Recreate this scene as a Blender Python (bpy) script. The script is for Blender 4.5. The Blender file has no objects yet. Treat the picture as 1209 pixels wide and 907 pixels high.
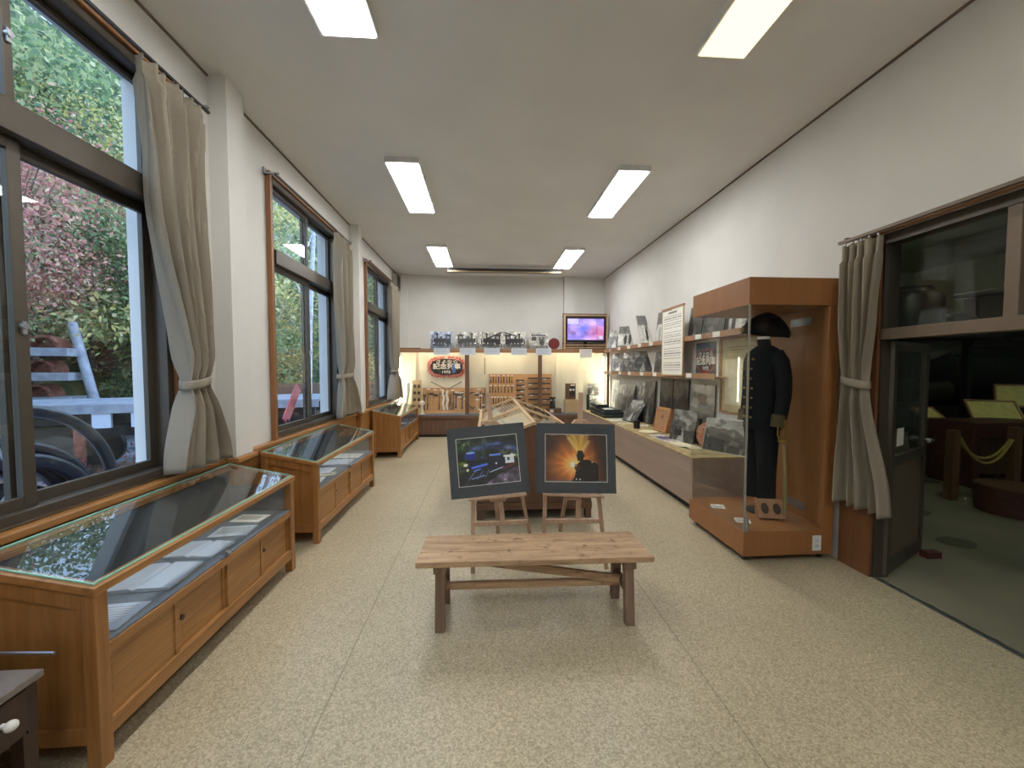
import bpy, bmesh, math, random
import numpy as np
from mathutils import Vector, Matrix, Euler
random.seed(7)
PI = math.pi
S = bpy.context.scene
COL = S.collection

# ------------------------------------------------------------ camera
cam_d = bpy.data.cameras.new('camera'); cam = bpy.data.objects.new('camera', cam_d); COL.objects.link(cam)
cam_d.sensor_fit = 'HORIZONTAL'; cam_d.sensor_width = 36.0
cam_d.lens = 454.0 / 1209.0 * 36.0
cam_d.clip_start = 0.02; cam_d.clip_end = 300
YAW, PITCH = 0.067024, 0.040726
cam.location = (0, 0, 1.5)
cam.rotation_euler = (PI / 2 - PITCH, 0, -YAW)
S.camera = cam

# ------------------------------------------------------------ view + world + light levels
S.view_settings.view_transform = 'Standard'; S.view_settings.look = 'None'
S.view_settings.exposure = 0.42; S.view_settings.gamma = 1.0; S.view_settings.use_curve_mapping = False
try:
    S.cycles.transparent_max_bounces = 32; S.cycles.max_bounces = 10; S.cycles.diffuse_bounces = 5; S.cycles.glossy_bounces = 5
    S.cycles.sample_clamp_indirect = 6.0
except Exception: pass
SKY = 3.2; LAMP = 21.0; LAMP_WARM = 1.5; TUBE = 24.0; HALL = 36.0
w = bpy.data.worlds.new('sky'); S.world = w; w.use_nodes = True
nt = w.node_tree; bg = nt.nodes['Background']
tc = nt.nodes.new('ShaderNodeTexCoord'); sp = nt.nodes.new('ShaderNodeSeparateXYZ'); rp = nt.nodes.new('ShaderNodeValToRGB')
nt.links.new(tc.outputs['Generated'], sp.inputs[0]); nt.links.new(sp.outputs['Z'], rp.inputs[0]); nt.links.new(rp.outputs[0], bg.inputs[0])
rp.color_ramp.elements[0].position = 0.0; rp.color_ramp.elements[0].color = (0.58, 0.76, 1.0, 1)
rp.color_ramp.elements[1].position = 0.8; rp.color_ramp.elements[1].color = (0.40, 0.60, 1.0, 1)
bg.inputs[1].default_value = SKY

# ------------------------------------------------------------ materials
def L(*c):
    return tuple((x / 255 / 12.92 if x / 255 <= .04045 else ((x / 255 + .055) / 1.055) ** 2.4) for x in c)
def newmat(name):
    m = bpy.data.materials.new(name); m.use_nodes = True
    return m, m.node_tree, m.node_tree.nodes['Principled BSDF']
def plain(name, c, rough=.6, metal=0., spec=.5, noise=0.06, scale=20, bump=0):
    m, t, b = newmat(name); c = L(*c)
    b.inputs['Roughness'].default_value = rough; b.inputs['Metallic'].default_value = metal
    b.inputs['Specular IOR Level'].default_value = spec
    co = t.nodes.new('ShaderNodeTexCoord'); n = t.nodes.new('ShaderNodeTexNoise'); n.inputs['Scale'].default_value = scale; n.inputs['Detail'].default_value = 4
    r = t.nodes.new('ShaderNodeValToRGB')
    r.color_ramp.elements[0].position = .3; r.color_ramp.elements[1].position = .7
    r.color_ramp.elements[0].color = tuple(x * (1 - noise * 2) for x in c) + (1,); r.color_ramp.elements[1].color = tuple(min(1, x * (1 + noise)) for x in c) + (1,)
    t.links.new(co.outputs['Object'], n.inputs['Vector']); t.links.new(n.outputs['Fac'], r.inputs[0]); t.links.new(r.outputs[0], b.inputs['Base Color'])
    if bump:
        bp = t.nodes.new('ShaderNodeBump'); bp.inputs['Strength'].default_value = bump; bp.inputs['Distance'].default_value = .01
        t.links.new(n.outputs['Fac'], bp.inputs['Height']); t.links.new(bp.outputs[0], b.inputs['Normal'])
    return m
def wood(name, c1, c2, axis='Y', rough=.42, scale=9, stretch=.07, knots=0):
    m, t, b = newmat(name)
    co = t.nodes.new('ShaderNodeTexCoord'); mp = t.nodes.new('ShaderNodeMapping')
    sc = [scale] * 3; sc['XYZ'.index(axis)] = scale * stretch; mp.inputs['Scale'].default_value = sc
    n = t.nodes.new('ShaderNodeTexNoise'); n.inputs['Scale'].default_value = 3; n.inputs['Detail'].default_value = 7; n.inputs['Roughness'].default_value = .65; n.inputs['Distortion'].default_value = .6
    r = t.nodes.new('ShaderNodeValToRGB'); r.color_ramp.elements[0].position = .32; r.color_ramp.elements[1].position = .68
    r.color_ramp.elements[0].color = L(*c1) + (1,); r.color_ramp.elements[1].color = L(*c2) + (1,)
    t.links.new(co.outputs['Object'], mp.inputs[0]); t.links.new(mp.outputs[0], n.inputs['Vector']); t.links.new(n.outputs['Fac'], r.inputs[0])
    out = r.outputs[0]
    if knots:
        v = t.nodes.new('ShaderNodeTexNoise'); v.inputs['Scale'].default_value = knots; v.inputs['Detail'].default_value = 3
        r2 = t.nodes.new('ShaderNodeValToRGB'); r2.color_ramp.elements[0].position = .28; r2.color_ramp.elements[0].color = (.35, .25, .18, 1)
        r2.color_ramp.elements[1].position = .42; r2.color_ramp.elements[1].color = (1, 1, 1, 1)
        mx = t.nodes.new('ShaderNodeMixRGB'); mx.blend_type = 'MULTIPLY'; mx.inputs[0].default_value = .8
        t.links.new(co.outputs['Object'], v.inputs['Vector']); t.links.new(v.outputs['Fac'], r2.inputs[0])
        t.links.new(out, mx.inputs[1]); t.links.new(r2.outputs[0], mx.inputs[2]); out = mx.outputs[0]
    t.links.new(out, b.inputs['Base Color']); b.inputs['Roughness'].default_value = rough
    return m
def glass(name, tint=(.985, .995, .99), f0=.04):
    m = bpy.data.materials.new(name); m.use_nodes = True; t = m.node_tree; t.nodes.clear()
    o = t.nodes.new('ShaderNodeOutputMaterial'); tr = t.nodes.new('ShaderNodeBsdfTransparent'); gl = t.nodes.new('ShaderNodeBsdfGlossy')
    mx = t.nodes.new('ShaderNodeMixShader'); lw = t.nodes.new('ShaderNodeLayerWeight'); lw.inputs['Blend'].default_value = .5
    pw = t.nodes.new('ShaderNodeMath'); pw.operation = 'POWER'; pw.inputs[1].default_value = 5
    ma = t.nodes.new('ShaderNodeMath'); ma.operation = 'MULTIPLY_ADD'; ma.inputs[1].default_value = 1 - f0; ma.inputs[2].default_value = f0
    tr.inputs[0].default_value = (*tint, 1); gl.inputs['Roughness'].default_value = 0.005
    t.links.new(lw.outputs['Facing'], pw.inputs[0]); t.links.new(pw.outputs[0], ma.inputs[0]); t.links.new(ma.outputs[0], mx.inputs[0])
    t.links.new(tr.outputs[0], mx.inputs[1]); t.links.new(gl.outputs[0], mx.inputs[2]); t.links.new(mx.outputs[0], o.inputs[0])
    return m
def emit(name, c, s):
    m = bpy.data.materials.new(name); m.use_nodes = True; t = m.node_tree; t.nodes.clear()
    o = t.nodes.new('ShaderNodeOutputMaterial'); e = t.nodes.new('ShaderNodeEmission'); e.inputs[0].default_value = (*c, 1); e.inputs[1].default_value = s
    t.links.new(e.outputs[0], o.inputs[0]); return m
def attrmat(name, rough=.5, em=0):
    m, t, b = newmat(name); a = t.nodes.new('ShaderNodeAttribute'); a.attribute_name = 'Col'
    t.links.new(a.outputs['Color'], b.inputs['Base Color']); b.inputs['Roughness'].default_value = rough
    if em:
        b.inputs['Base Color'].default_value = (0, 0, 0, 1)
        for l in list(t.links):
            if l.to_socket == b.inputs['Base Color']: t.links.remove(l)
        t.links.new(a.outputs['Color'], b.inputs['Emission Color']); b.inputs['Emission Strength'].default_value = em
    return m

M = {}
M['wall'] = plain('wall_paint', (214, 212, 207), .85, noise=.02, scale=3)
M['ceil'] = plain('ceiling_paint', (222, 222, 221), .9, noise=.02, scale=2)
M['case'] = wood('orange_oak', (140, 96, 50), (174, 126, 74), 'Y', .38)
M['casez'] = wood('orange_oak_upright', (134, 90, 46), (166, 118, 68), 'Z', .38)
M['dark'] = wood('brown_board', (96, 70, 54), (118, 88, 68), 'Z', .45)
M['darkx'] = wood('brown_board_long', (100, 72, 54), (122, 90, 68), 'X', .45)
M['ledge'] = wood('ledge_wood', (140, 100, 70), (160, 120, 86), 'X', .45)
M['ledgey'] = wood('shelf_wood', (150, 110, 78), (172, 130, 96), 'Y', .45)
M['big'] = wood('amber_veneer', (146, 98, 58), (158, 108, 66), 'Z', .35, scale=5)
M['trim'] = wood('window_trim_wood', (128, 86, 52), (150, 104, 66), 'Z', .4)
M['bench'] = wood('worn_bench_wood', (148, 116, 86), (194, 162, 126), 'X', .55, scale=10, stretch=.12, knots=17)
M['benchleg'] = wood('bench_leg_wood', (112, 88, 70), (144, 118, 98), 'Z', .55)
M['easel'] = wood('easel_beech', (164, 132, 106), (190, 160, 132), 'Z', .5)
M['board'] = wood('tool_board_wood', (178, 128, 80), (206, 156, 104), 'X', .5)
M['pale'] = wood('pale_frame_wood', (180, 150, 112), (206, 178, 140), 'Y', .45)
M['bronze'] = plain('bronze_aluminium', (82, 75, 66), .4, .35, noise=.03)
M['greige'] = plain('taupe_aluminium', (116, 100, 84), .45, .2, noise=.03)
M['steel'] = plain('steel', (170, 172, 176), .3, .9)
M['darksteel'] = plain('dark_steel', (70, 68, 66), .42, .6)
M['black'] = plain('black_card', (58, 64, 72), .3, noise=.02)
M['blackm'] = plain('black_matte', (20, 20, 22), .6)
M['rubber'] = plain('black_hose', (22, 26, 38), .35)
M['white'] = plain('white_paper', (232, 230, 222), .7, noise=.01)
M['cream'] = plain('cream_paper', (228, 220, 188), .7, noise=.04, scale=8)
M['bluepaper'] = plain('pale_blue_paper', (196, 204, 216), .7, noise=.01)
M['lining'] = plain('dark_grey_lining', (84, 88, 94), .9)
M['tglass'] = glass('case_top_glass', (.93, .95, .945), .075)
M['cloth'] = plain('grey_display_cloth', (112, 120, 130), .9, noise=.05, scale=60)
M['curtain'] = plain('beige_curtain_cloth', (144, 134, 118), .9, noise=.04, scale=120, bump=.1)
M['laminate'] = wood('pinkish_laminate', (152, 132, 120), (168, 147, 135), 'Y', .4, scale=3)
M['ctop'] = plain('counter_top_cloth', (176, 158, 112), .7, noise=.18, scale=9)
M['caseback'] = plain('cabinet_lining', (226, 220, 200), .8, noise=.02, scale=3)
M['navy'] = plain('black_wool', (17, 19, 23), .85, noise=.1, scale=90, spec=.2)
M['gold'] = plain('gold_braid', (160, 128, 66), .4, .6, noise=.25, scale=200)
M['rust'] = plain('rusty_iron', (126, 74, 56), .8, noise=.3, scale=14)
M['redpaint'] = plain('red_paint', (190, 70, 74), .5)
M['deck'] = plain('weathered_deck_planks', (148, 152, 160), .7, noise=.15, scale=6)
M['rock'] = plain('grey_rock', (98, 98, 98), .9, noise=.25, scale=5, bump=.5)
M['bark'] = plain('tree_bark', (104, 92, 80), .9, noise=.25, scale=12, bump=.5)
M['birch'] = plain('pale_bark', (196, 196, 196), .8, noise=.2, scale=9)
M['pane'] = glass('window_glass'); M['cpane'] = glass('case_glass', (.98, .99, .985), .035)
M['gedge'] = plain('green_glass_edge', (150, 205, 185), .2, noise=.02)
M['lamp'] = emit('lamp_diffuser_glow', (1.0, 1.0, .985), LAMP); M['lampw'] = emit('aged_lamp_diffuser_glow', (1.0, .84, .46), LAMP_WARM)
M['tube'] = emit('cabinet_tube_glow', (1.0, .93, .72), TUBE)
M['lampmetal'] = plain('white_lamp_metal', (225, 225, 222), .5)
M['print'] = attrmat('photo_print', .35); M['screen'] = attrmat('screen_glow', .3, 1.0)
M['hallwall'] = plain('hall_wall_paint', (150, 156, 142), .9, noise=.08, scale=2)
M['hallfloor'] = plain('hall_concrete', (126, 123, 104), .85, noise=.1, scale=1.3)
M['stain'] = plain('dark_floor_stain', (92, 90, 74), .9)
M['loco'] = plain('black_locomotive_paint', (38, 40, 42), .4, .2)
M['rope'] = plain('yellow_rope', (190, 170, 90), .8, noise=.2, scale=80)
M['postw'] = wood('brown_post', (96, 68, 44), (120, 88, 58), 'Z', .7)
M['maroon'] = plain('maroon_drum', (84, 46, 38), .6, noise=.15)
M['ground'] = plain('yard_concrete', (150, 152, 158), .9, noise=.25, scale=2.2)
M['aircon'] = plain('vent_grey', (150, 146, 134), .6)
M['brownlid'] = plain('desk_dark_wood', (62, 42, 32), .45, noise=.1)
M['desktop'] = plain('desk_grey_top', (120, 112, 106), .35, noise=.05)
M['pinkwood'] = plain('pink_wood_slice', (184, 122, 96), .7, noise=.2, scale=30)
M['plastic_dark'] = plain('dark_green_binder', (44, 52, 50), .45)
M['reddisc'] = plain('dark_red_disc', (110, 34, 34), .5)
M['cuff'] = plain('dark_gold_embroidery', (92, 78, 48), .5, .4, noise=.5, scale=160)
M['scab'] = plain('tarnished_brass_scabbard', (150, 136, 96), .45, .3)
M['litcard'] = plain('yellow_lit_card', (236, 226, 140), .7)  # yellow lamp light on the boards is put into this colour
M['tdark'] = wood('shaded_casing_wood', (104, 66, 40), (122, 80, 50), 'Z', .5)  # darker trim wood, the curtain's shade is put into the colour
M['skin'] = plain('mannequin_grey', (150, 140, 126), .6)

# floor material: speckled linoleum with two sheet seams
m, t, b = newmat('speckled_linoleum'); M['floor'] = m
co = t.nodes.new('ShaderNodeTexCoord')
n1 = t.nodes.new('ShaderNodeTexVoronoi'); n1.inputs['Scale'].default_value = 150
n2 = t.nodes.new('ShaderNodeTexNoise'); n2.inputs['Scale'].default_value = 1.2; n2.inputs['Detail'].default_value = 3
r1 = t.nodes.new('ShaderNodeValToRGB'); e = r1.color_ramp.elements
e[0].position = 0; e[0].color = L(160, 147, 119) + (1,); e[1].position = 1; e[1].color = L(212, 199, 170) + (1,)
x = e.new(.35); x.color = L(183, 170, 140) + (1,); x = e.new(.7); x.color = L(196, 183, 154) + (1,)
t.links.new(co.outputs['Object'], n1.inputs['Vector']); t.links.new(co.outputs['Object'], n2.inputs['Vector'])
sc_ = t.nodes.new('ShaderNodeSeparateColor'); t.links.new(n1.outputs['Color'], sc_.inputs[0]); t.links.new(sc_.outputs[0], r1.inputs[0])
sx = t.nodes.new('ShaderNodeSeparateXYZ'); t.links.new(co.outputs['Object'], sx.inputs[0])
prev = None
for a in (-.715, 1.055):
    q = t.nodes.new('ShaderNodeMath'); q.operation = 'COMPARE'; q.inputs[1].default_value = a; q.inputs[2].default_value = .0035
    t.links.new(sx.outputs[0], q.inputs[0])
    if prev is not None:
        ad = t.nodes.new('ShaderNodeMath'); ad.operation = 'ADD'; t.links.new(prev, ad.inputs[0]); t.links.new(q.outputs[0], ad.inputs[1]); prev = ad.outputs[0]
    else: prev = q.outputs[0]
mu = t.nodes.new('ShaderNodeMath'); mu.operation = 'MULTIPLY'; mu.inputs[1].default_value = .45; t.links.new(prev, mu.inputs[0])
mx = t.nodes.new('ShaderNodeMixRGB'); mx.inputs[2].default_value = L(96, 86, 66) + (1,)
t.links.new(mu.outputs[0], mx.inputs[0]); t.links.new(r1.outputs[0], mx.inputs[1])
m2 = t.nodes.new('ShaderNodeMixRGB'); m2.blend_type = 'MULTIPLY'; m2.inputs[0].default_value = .35
t.links.new(n2.outputs['Fac'], m2.inputs[2]); t.links.new(mx.outputs[0], m2.inputs[1]); t.links.new(m2.outputs[0], b.inputs['Base Color'])
b.inputs['Roughness'].default_value = .42

def leafmat(name, cols):
    m, t, b = newmat(name); g = t.nodes.new('ShaderNodeNewGeometry'); r = t.nodes.new('ShaderNodeValToRGB'); r.color_ramp.interpolation = 'CONSTANT'
    es = r.color_ramp.elements
    for i, c in enumerate(cols):
        e = es[i] if i < 2 else es.new(i / len(cols))
        e.position = i / len(cols); e.color = L(*c) + (1,)
    t.links.new(g.outputs['Random Per Island'], r.inputs[0]); t.links.new(r.outputs[0], b.inputs['Base Color']); b.inputs['Roughness'].default_value = .5
    tl = t.nodes.new('ShaderNodeBsdfTranslucent'); ms = t.nodes.new('ShaderNodeMixShader'); ms.inputs[0].default_value = .42
    t.links.new(r.outputs[0], tl.inputs[0]); t.links.new(b.outputs[0], ms.inputs[1]); t.links.new(tl.outputs[0], ms.inputs[2])
    t.links.new(ms.outputs[0], t.nodes['Material Output'].inputs[0])
    return m
LEAF = {
 'green': leafmat('green_leaves', [(130, 156, 108), (150, 172, 122), (104, 130, 96), (176, 190, 134), (200, 204, 156)]),
 'dark': leafmat('dark_green_leaves', [(86, 110, 88), (104, 128, 98), (122, 144, 110), (146, 160, 124)]),
 'yellow': leafmat('yellow_leaves', [(232, 216, 140), (212, 198, 126), (176, 184, 120), (238, 228, 180), (138, 156, 104)]),
 'red': leafmat('red_leaves', [(204, 130, 118), (216, 158, 140), (174, 112, 110), (222, 180, 150), (150, 134, 110)])}

# ------------------------------------------------------------ helpers
def put(bm, name, mat, parent=None, smooth=False, bevel=0, loc=None):
    bmesh.ops.recalc_face_normals(bm, faces=bm.faces)
    me = bpy.data.meshes.new(name); bm.to_mesh(me); bm.free()
    if isinstance(mat, (list, tuple)):
        for q in mat: me.materials.append(M[q] if isinstance(q, str) else q)
    else: me.materials.append(M[mat] if isinstance(mat, str) else mat)
    if smooth:
        for p in me.polygons: p.use_smooth = True
        try: me.set_sharp_from_angle(angle=math.radians(40))
        except Exception: pass
    o = bpy.data.objects.new(name, me); COL.objects.link(o)
    if parent: o.parent = parent
    if loc: o.location = loc
    if bevel:
        md = o.modifiers.new('bevel', 'BEVEL'); md.width = bevel; md.segments = 2; md.limit_method = 'ANGLE'
    return o
def B(): return bmesh.new()
def box(bm, x0, x1, y0, y1, z0, z1, mtx=None, mi=0):
    vs = [bm.verts.new(Vector(p) if mtx is None else mtx @ Vector(p)) for p in
          ((x0, y0, z0), (x1, y0, z0), (x1, y1, z0), (x0, y1, z0), (x0, y0, z1), (x1, y0, z1), (x1, y1, z1), (x0, y1, z1))]
    for f in ((0, 3, 2, 1), (4, 5, 6, 7), (0, 1, 5, 4), (1, 2, 6, 5), (2, 3, 7, 6), (3, 0, 4, 7)):
        bm.faces.new([vs[i] for i in f]).material_index = mi
    return vs
def prism(bm, pts, axis, a0, a1, mi=0, mtx=None):
    def mk(p, a):
        v = {'X': (a, p[0], p[1]), 'Y': (p[0], a, p[1]), 'Z': (p[0], p[1], a)}[axis]
        return Vector(v) if mtx is None else mtx @ Vector(v)
    A = [bm.verts.new(mk(p, a0)) for p in pts]; C = [bm.verts.new(mk(p, a1)) for p in pts]; n = len(pts)
    bm.faces.new(A).material_index = mi; bm.faces.new(C[::-1]).material_index = mi
    for i in range(n): bm.faces.new((A[i], C[i], C[(i + 1) % n], A[(i + 1) % n])).material_index = mi
def bar(bm, p0, p1, wd, dp, up=(0, 0, 1)):
    p0, p1 = Vector(p0), Vector(p1); d = (p1 - p0).normalized(); u = Vector(up)
    if abs(d.dot(u)) > .99: u = Vector((0, 1, 0))
    s = d.cross(u).normalized(); u = s.cross(d)
    vs = []
    for p in (p0, p1):
        for a, c in ((-1, -1), (1, -1), (1, 1), (-1, 1)): vs.append(bm.verts.new(p + s * a * wd / 2 + u * c * dp / 2))
    for f in ((0, 1, 2, 3), (7, 6, 5, 4), (0, 4, 5, 1), (1, 5, 6, 2), (2, 6, 7, 3), (3, 7, 4, 0)): bm.faces.new([vs[i] for i in f])
def tube(bm, pts, r, n=10, closed=False, cap=True, mi=0):
    pts = [Vector(p) for p in pts]; N = len(pts); rings = []
    prevs = None
    for i, p in enumerate(pts):
        if closed: d = pts[(i + 1) % N] - pts[i - 1]
        else: d = (pts[min(i + 1, N - 1)] - pts[max(i - 1, 0)])
        d.normalize()
        if prevs is None:
            u = Vector((0, 0, 1)) if abs(d.z) < .9 else Vector((1, 0, 0)); s = d.cross(u).normalized()
        else: s = (prevs - d * prevs.dot(d)).normalized()
        prevs = s; u = s.cross(d)
        rr = r[i] if isinstance(r, (list, tuple)) else r
        rings.append([bm.verts.new(p + (s * math.cos(2 * PI * k / n) + u * math.sin(2 * PI * k / n)) * rr) for k in range(n)])
    for i in range(N if closed else N - 1):
        a, c = rings[i], rings[(i + 1) % N]
        for k in range(n): bm.faces.new((a[k], a[(k + 1) % n], c[(k + 1) % n], c[k])).material_index = mi
    if cap and not closed:
        bm.faces.new(rings[0][::-1]).material_index = mi; bm.faces.new(rings[-1]).material_index = mi
def cyl(bm, p0, p1, r0, r1=None, n=16, mi=0): tube(bm, [p0, p1], [r0, r0 if r1 is None else r1], n, mi=mi)
def loft(bm, rings, cap=True, mi=0):
    R = [[bm.verts.new(p) for p in r] for r in rings]; n = len(R[0])
    for i in range(len(R) - 1):
        for k in range(n): bm.faces.new((R[i][k], R[i][(k + 1) % n], R[i + 1][(k + 1) % n], R[i + 1][k])).material_index = mi
    if cap: bm.faces.new(R[0][::-1]).material_index = mi; bm.faces.new(R[-1]).material_index = mi
def ell(cx, cy, z, a, b_, n=20, tilt=0): return [Vector((cx + a * math.cos(2 * PI * k / n), cy + b_ * math.sin(2 * PI * k / n), z + tilt * math.cos(2 * PI * k / n))) for k in range(n)]
def sphere(bm, c, r, n=12, sz=1):
    rs = []
    for i in range(1, n): 
        a = PI * i / n; rs.append(ell(c[0], c[1], c[2] - math.cos(a) * r * sz, r * math.sin(a), r * math.sin(a), n * 2))
    loft(bm, rs)
def tag(o, label, cat, group=None, kind=None):
    o['label'] = label; o['category'] = cat
    if group: o['group'] = group
    if kind: o['kind'] = kind
    return o
def thing(name, label, cat, loc=(0, 0, 0), rz=0, group=None, rot=None):
    o = bpy.data.objects.new(name, None); COL.objects.link(o); o.location = loc; o.rotation_euler = rot or (0, 0, rz); o.empty_display_size = .1
    return tag(o, label, cat, group)
def struct(o, label=None):
    o['kind'] = 'structure'
    if label: o['label'] = label
    return o
def dup(root, loc=None, rz=None, label=None):
    r = root.copy(); COL.objects.link(r)
    if loc is not None: r.location = loc
    if rz is not None: r.rotation_euler = (0, 0, rz)
    if label: r['label'] = label
    for ch in list(root.children):
        c = ch.copy(); COL.objects.link(c); c.parent = r
        for g in list(ch.children):
            d = g.copy(); COL.objects.link(d); d.parent = c
    return r
def text(body, size, mat, parent=None, loc=(0, 0, 0), rot=(PI / 2, 0, 0), name='lettering', off=0.0, depth=.001, sx=1):
    cu = bpy.data.curves.new(name, 'FONT'); cu.body = body; cu.size = size; cu.align_x = 'CENTER'; cu.align_y = 'CENTER'; cu.offset = off; cu.extrude = depth; cu.resolution_u = 3
    tmp = bpy.data.objects.new('tmp', cu); COL.objects.link(tmp)
    me = bpy.data.meshes.new_from_object(tmp.evaluated_get(bpy.context.evaluated_depsgraph_get()))
    bpy.data.objects.remove(tmp); bpy.data.curves.remove(cu)
    me.materials.clear(); me.materials.append(M[mat]); me.name = name
    o = bpy.data.objects.new(name, me); COL.objects.link(o); o.location = loc; o.rotation_euler = rot; o.scale = (sx, 1, 1)
    if parent: o.parent = parent
    return o
ORD = ['first', 'second', 'third', 'fourth', 'fifth', 'sixth', 'seventh', 'eighth', 'ninth', 'tenth', 'eleventh', 'twelfth', 'thirteenth', 'fourteenth', 'fifteenth', 'sixteenth', 'seventeenth', 'eighteenth', 'nineteenth', 'twentieth']

# ---- small painter for the printed photographs (what the prints show)
class Cv:
    def __init__(s, w, h, c):
        s.w, s.h = w, h; s.a = np.zeros((h, w, 3)); s.a[:] = c
        s.u, s.v = np.meshgrid((np.arange(w) + .5) / w, (np.arange(h) + .5) / h)
    def _p(s, m, c, al=1):
        m = np.clip(m.astype(float), 0, 1)[..., None] * al; s.a = s.a * (1 - m) + np.array(c, float) * m
    def rect(s, x0, x1, y0, y1, c, al=1): s._p((s.u >= x0) & (s.u <= x1) & (s.v >= y0) & (s.v <= y1), c, al)
    def ell(s, x, y, rx, ry, c, al=1, soft=0):
        d = np.sqrt(((s.u - x) / rx) ** 2 + ((s.v - y) / ry) ** 2)
        s._p((d <= 1) if not soft else np.clip((1 - d) / soft, 0, 1), c, al)
    def line(s, x0, y0, x1, y1, t, c, al=1, soft=0):
        dx, dy = x1 - x0, y1 - y0; q = np.clip(((s.u - x0) * dx + (s.v - y0) * dy) / (dx * dx + dy * dy), 0, 1)
        d = np.hypot(s.u - x0 - q * dx, s.v - y0 - q * dy); s._p((d <= t) if not soft else np.clip((t - d) / t, 0, 1), c, al)
    def poly(s, pts, c, al=1):
        ins = np.zeros(s.u.shape, bool); n = len(pts)
        for i in range(n):
            (xa, ya), (xb, yb) = pts[i], pts[(i + 1) % n]
            if ya == yb: continue
            ins ^= ((ya > s.v) != (yb > s.v)) & (s.u < (xb - xa) * (s.v - ya) / (yb - ya) + xa)
        s._p(ins, c, al)
    def noise(s, amt, n, seed=0, c=None, thr=None):
        g = np.random.RandomState(seed).rand(n + 2, int(n * s.w / s.h) + 3)
        X = s.u * (g.shape[1] - 2); Y = s.v * (g.shape[0] - 2); i = X.astype(int); j = Y.astype(int); fx = X - i; fy = Y - j
        fx = fx * fx * (3 - 2 * fx); fy = fy * fy * (3 - 2 * fy)
        z = (g[j, i] * (1 - fx) + g[j, i + 1] * fx) * (1 - fy) + (g[j + 1, i] * (1 - fx) + g[j + 1, i + 1] * fx) * fy
        if c is None: s.a = np.clip(s.a * (1 + amt * (z[..., None] - .5) * 2), 0, 1)
        else: s._p(np.clip((z - thr) * 6, 0, 1), c, amt)
        return z
def lin(c): c = np.clip(c, 0, 1); return np.where(c <= .04045, c / 12.92, ((c + .055) / 1.055) ** 2.4)
def picture(name, cv, W, H, T=.006, parent=None, loc=(0, 0, 0), rot=(0, 0, 0), edge=(.85, .84, .8), border=0, mat='print', bcol=None):
    """flat printed panel in local XZ, front towards -Y, bottom edge on local z=0, centred in x"""
    if border:
        k = max(1, int(border / W * cv.w)); cv.a[:k] = bcol; cv.a[-k:] = bcol; cv.a[:, :k] = bcol; cv.a[:, -k:] = bcol
    w_, h_ = cv.w, cv.h; xs = np.linspace(-W / 2, W / 2, w_); zs = np.linspace(0, H, h_)
    vs = [(x, -T / 2, z) for z in zs for x in xs]; col = lin(cv.a).reshape(-1, 3).tolist()
    fs = [(j * w_ + i, j * w_ + i + 1, (j + 1) * w_ + i + 1, (j + 1) * w_ + i) for j in range(h_ - 1) for i in range(w_ - 1)]
    k = len(vs); X, T2 = W / 2, T / 2
    vs += [(-X, -T2 + .0002, 0), (X, -T2 + .0002, 0), (X, T2, 0), (-X, T2, 0), (-X, -T2 + .0002, H), (X, -T2 + .0002, H), (X, T2, H), (-X, T2, H)]
    col += [list(lin(np.array(edge)))] * 8
    fs += [tuple(k + i for i in f) for f in ((0, 3, 2, 1), (4, 5, 6, 7), (1, 2, 6, 5), (2, 3, 7, 6), (3, 0, 4, 7))]
    me = bpy.data.meshes.new(name); me.from_pydata(vs, [], fs); a = me.color_attributes.new('Col', 'FLOAT_COLOR', 'POINT')
    a.data.foreach_set('color', np.array([c + [1.0] for c in col], dtype=np.float32).ravel()); me.materials.append(M[mat])
    o = bpy.data.objects.new(name, me); COL.objects.link(o); o.location = loc; o.rotation_euler = rot
    if parent: o.parent = parent
    return o
def G(x): return (x, x * .99, x * .95)
def cv_train(seed, w=60, h=44, flip=False):
    r = random.Random(seed); c = Cv(w, h, G(.78)); c.noise(.12, 4, seed)
    c.rect(0, 1, 0, .3, G(.5)); c.noise(.25, 12, seed + 1)
    c.noise(.6, 6, seed + 2, G(.35), .6)
    f = (lambda x: 1 - x) if flip else (lambda x: x)
    def R(x0, x1, *a): x0, x1 = sorted((f(x0), f(x1))); c.rect(x0, x1, *a)
    d = G(.13); R(.2, .68, .36, .62, d); R(.66, .9, .3, .8, d); R(.62, .94, .78, .84, G(.2)); R(.72, .84, .58, .72, G(.6))
    R(.27, .33, .6, .86, d); c.ell(f(.3), .86, .07, .05, d); c.ell(f(.47), .64, .055, .09, G(.2)); c.ell(f(.2), .49, .07, .14, G(.24)); c.ell(f(.19), .5, .04, .09, G(.08))
    for x in (.27, .42, .56, .78): c.ell(f(x), .27, .07, .1, G(.1)); c.ell(f(x), .27, .04, .055, G(.3))
    c.line(0, .17, 1, .15, .015, G(.25)); R(.1, .2, .2, .3, G(.12)); c.ell(f(.08), .42, .03, .14, G(.15)); c.ell(f(.08), .6, .02, .04, G(.3))
    c.noise(.10, 24, seed + 5); return c
def cv_wagon(seed, w=60, h=44):
    c = Cv(w, h, G(.72)); c.noise(.2, 6, seed); c.rect(0, 1, 0, .22, G(.42)); c.rect(.12, .85, .25, .8, G(.66)); c.rect(.1, .88, .78, .86, G(.3))
    c.rect(.15, .38, .5, .72, G(.16)); c.rect(.5, .62, .5, .72, G(.3)); c.rect(.68, .8, .5, .72, G(.3)); c.ell(.66, .42, .14, .2, G(.3)); c.ell(.66, .42, .08, .12, G(.15))
    c.noise(.3, 18, seed + 3); return c
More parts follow.
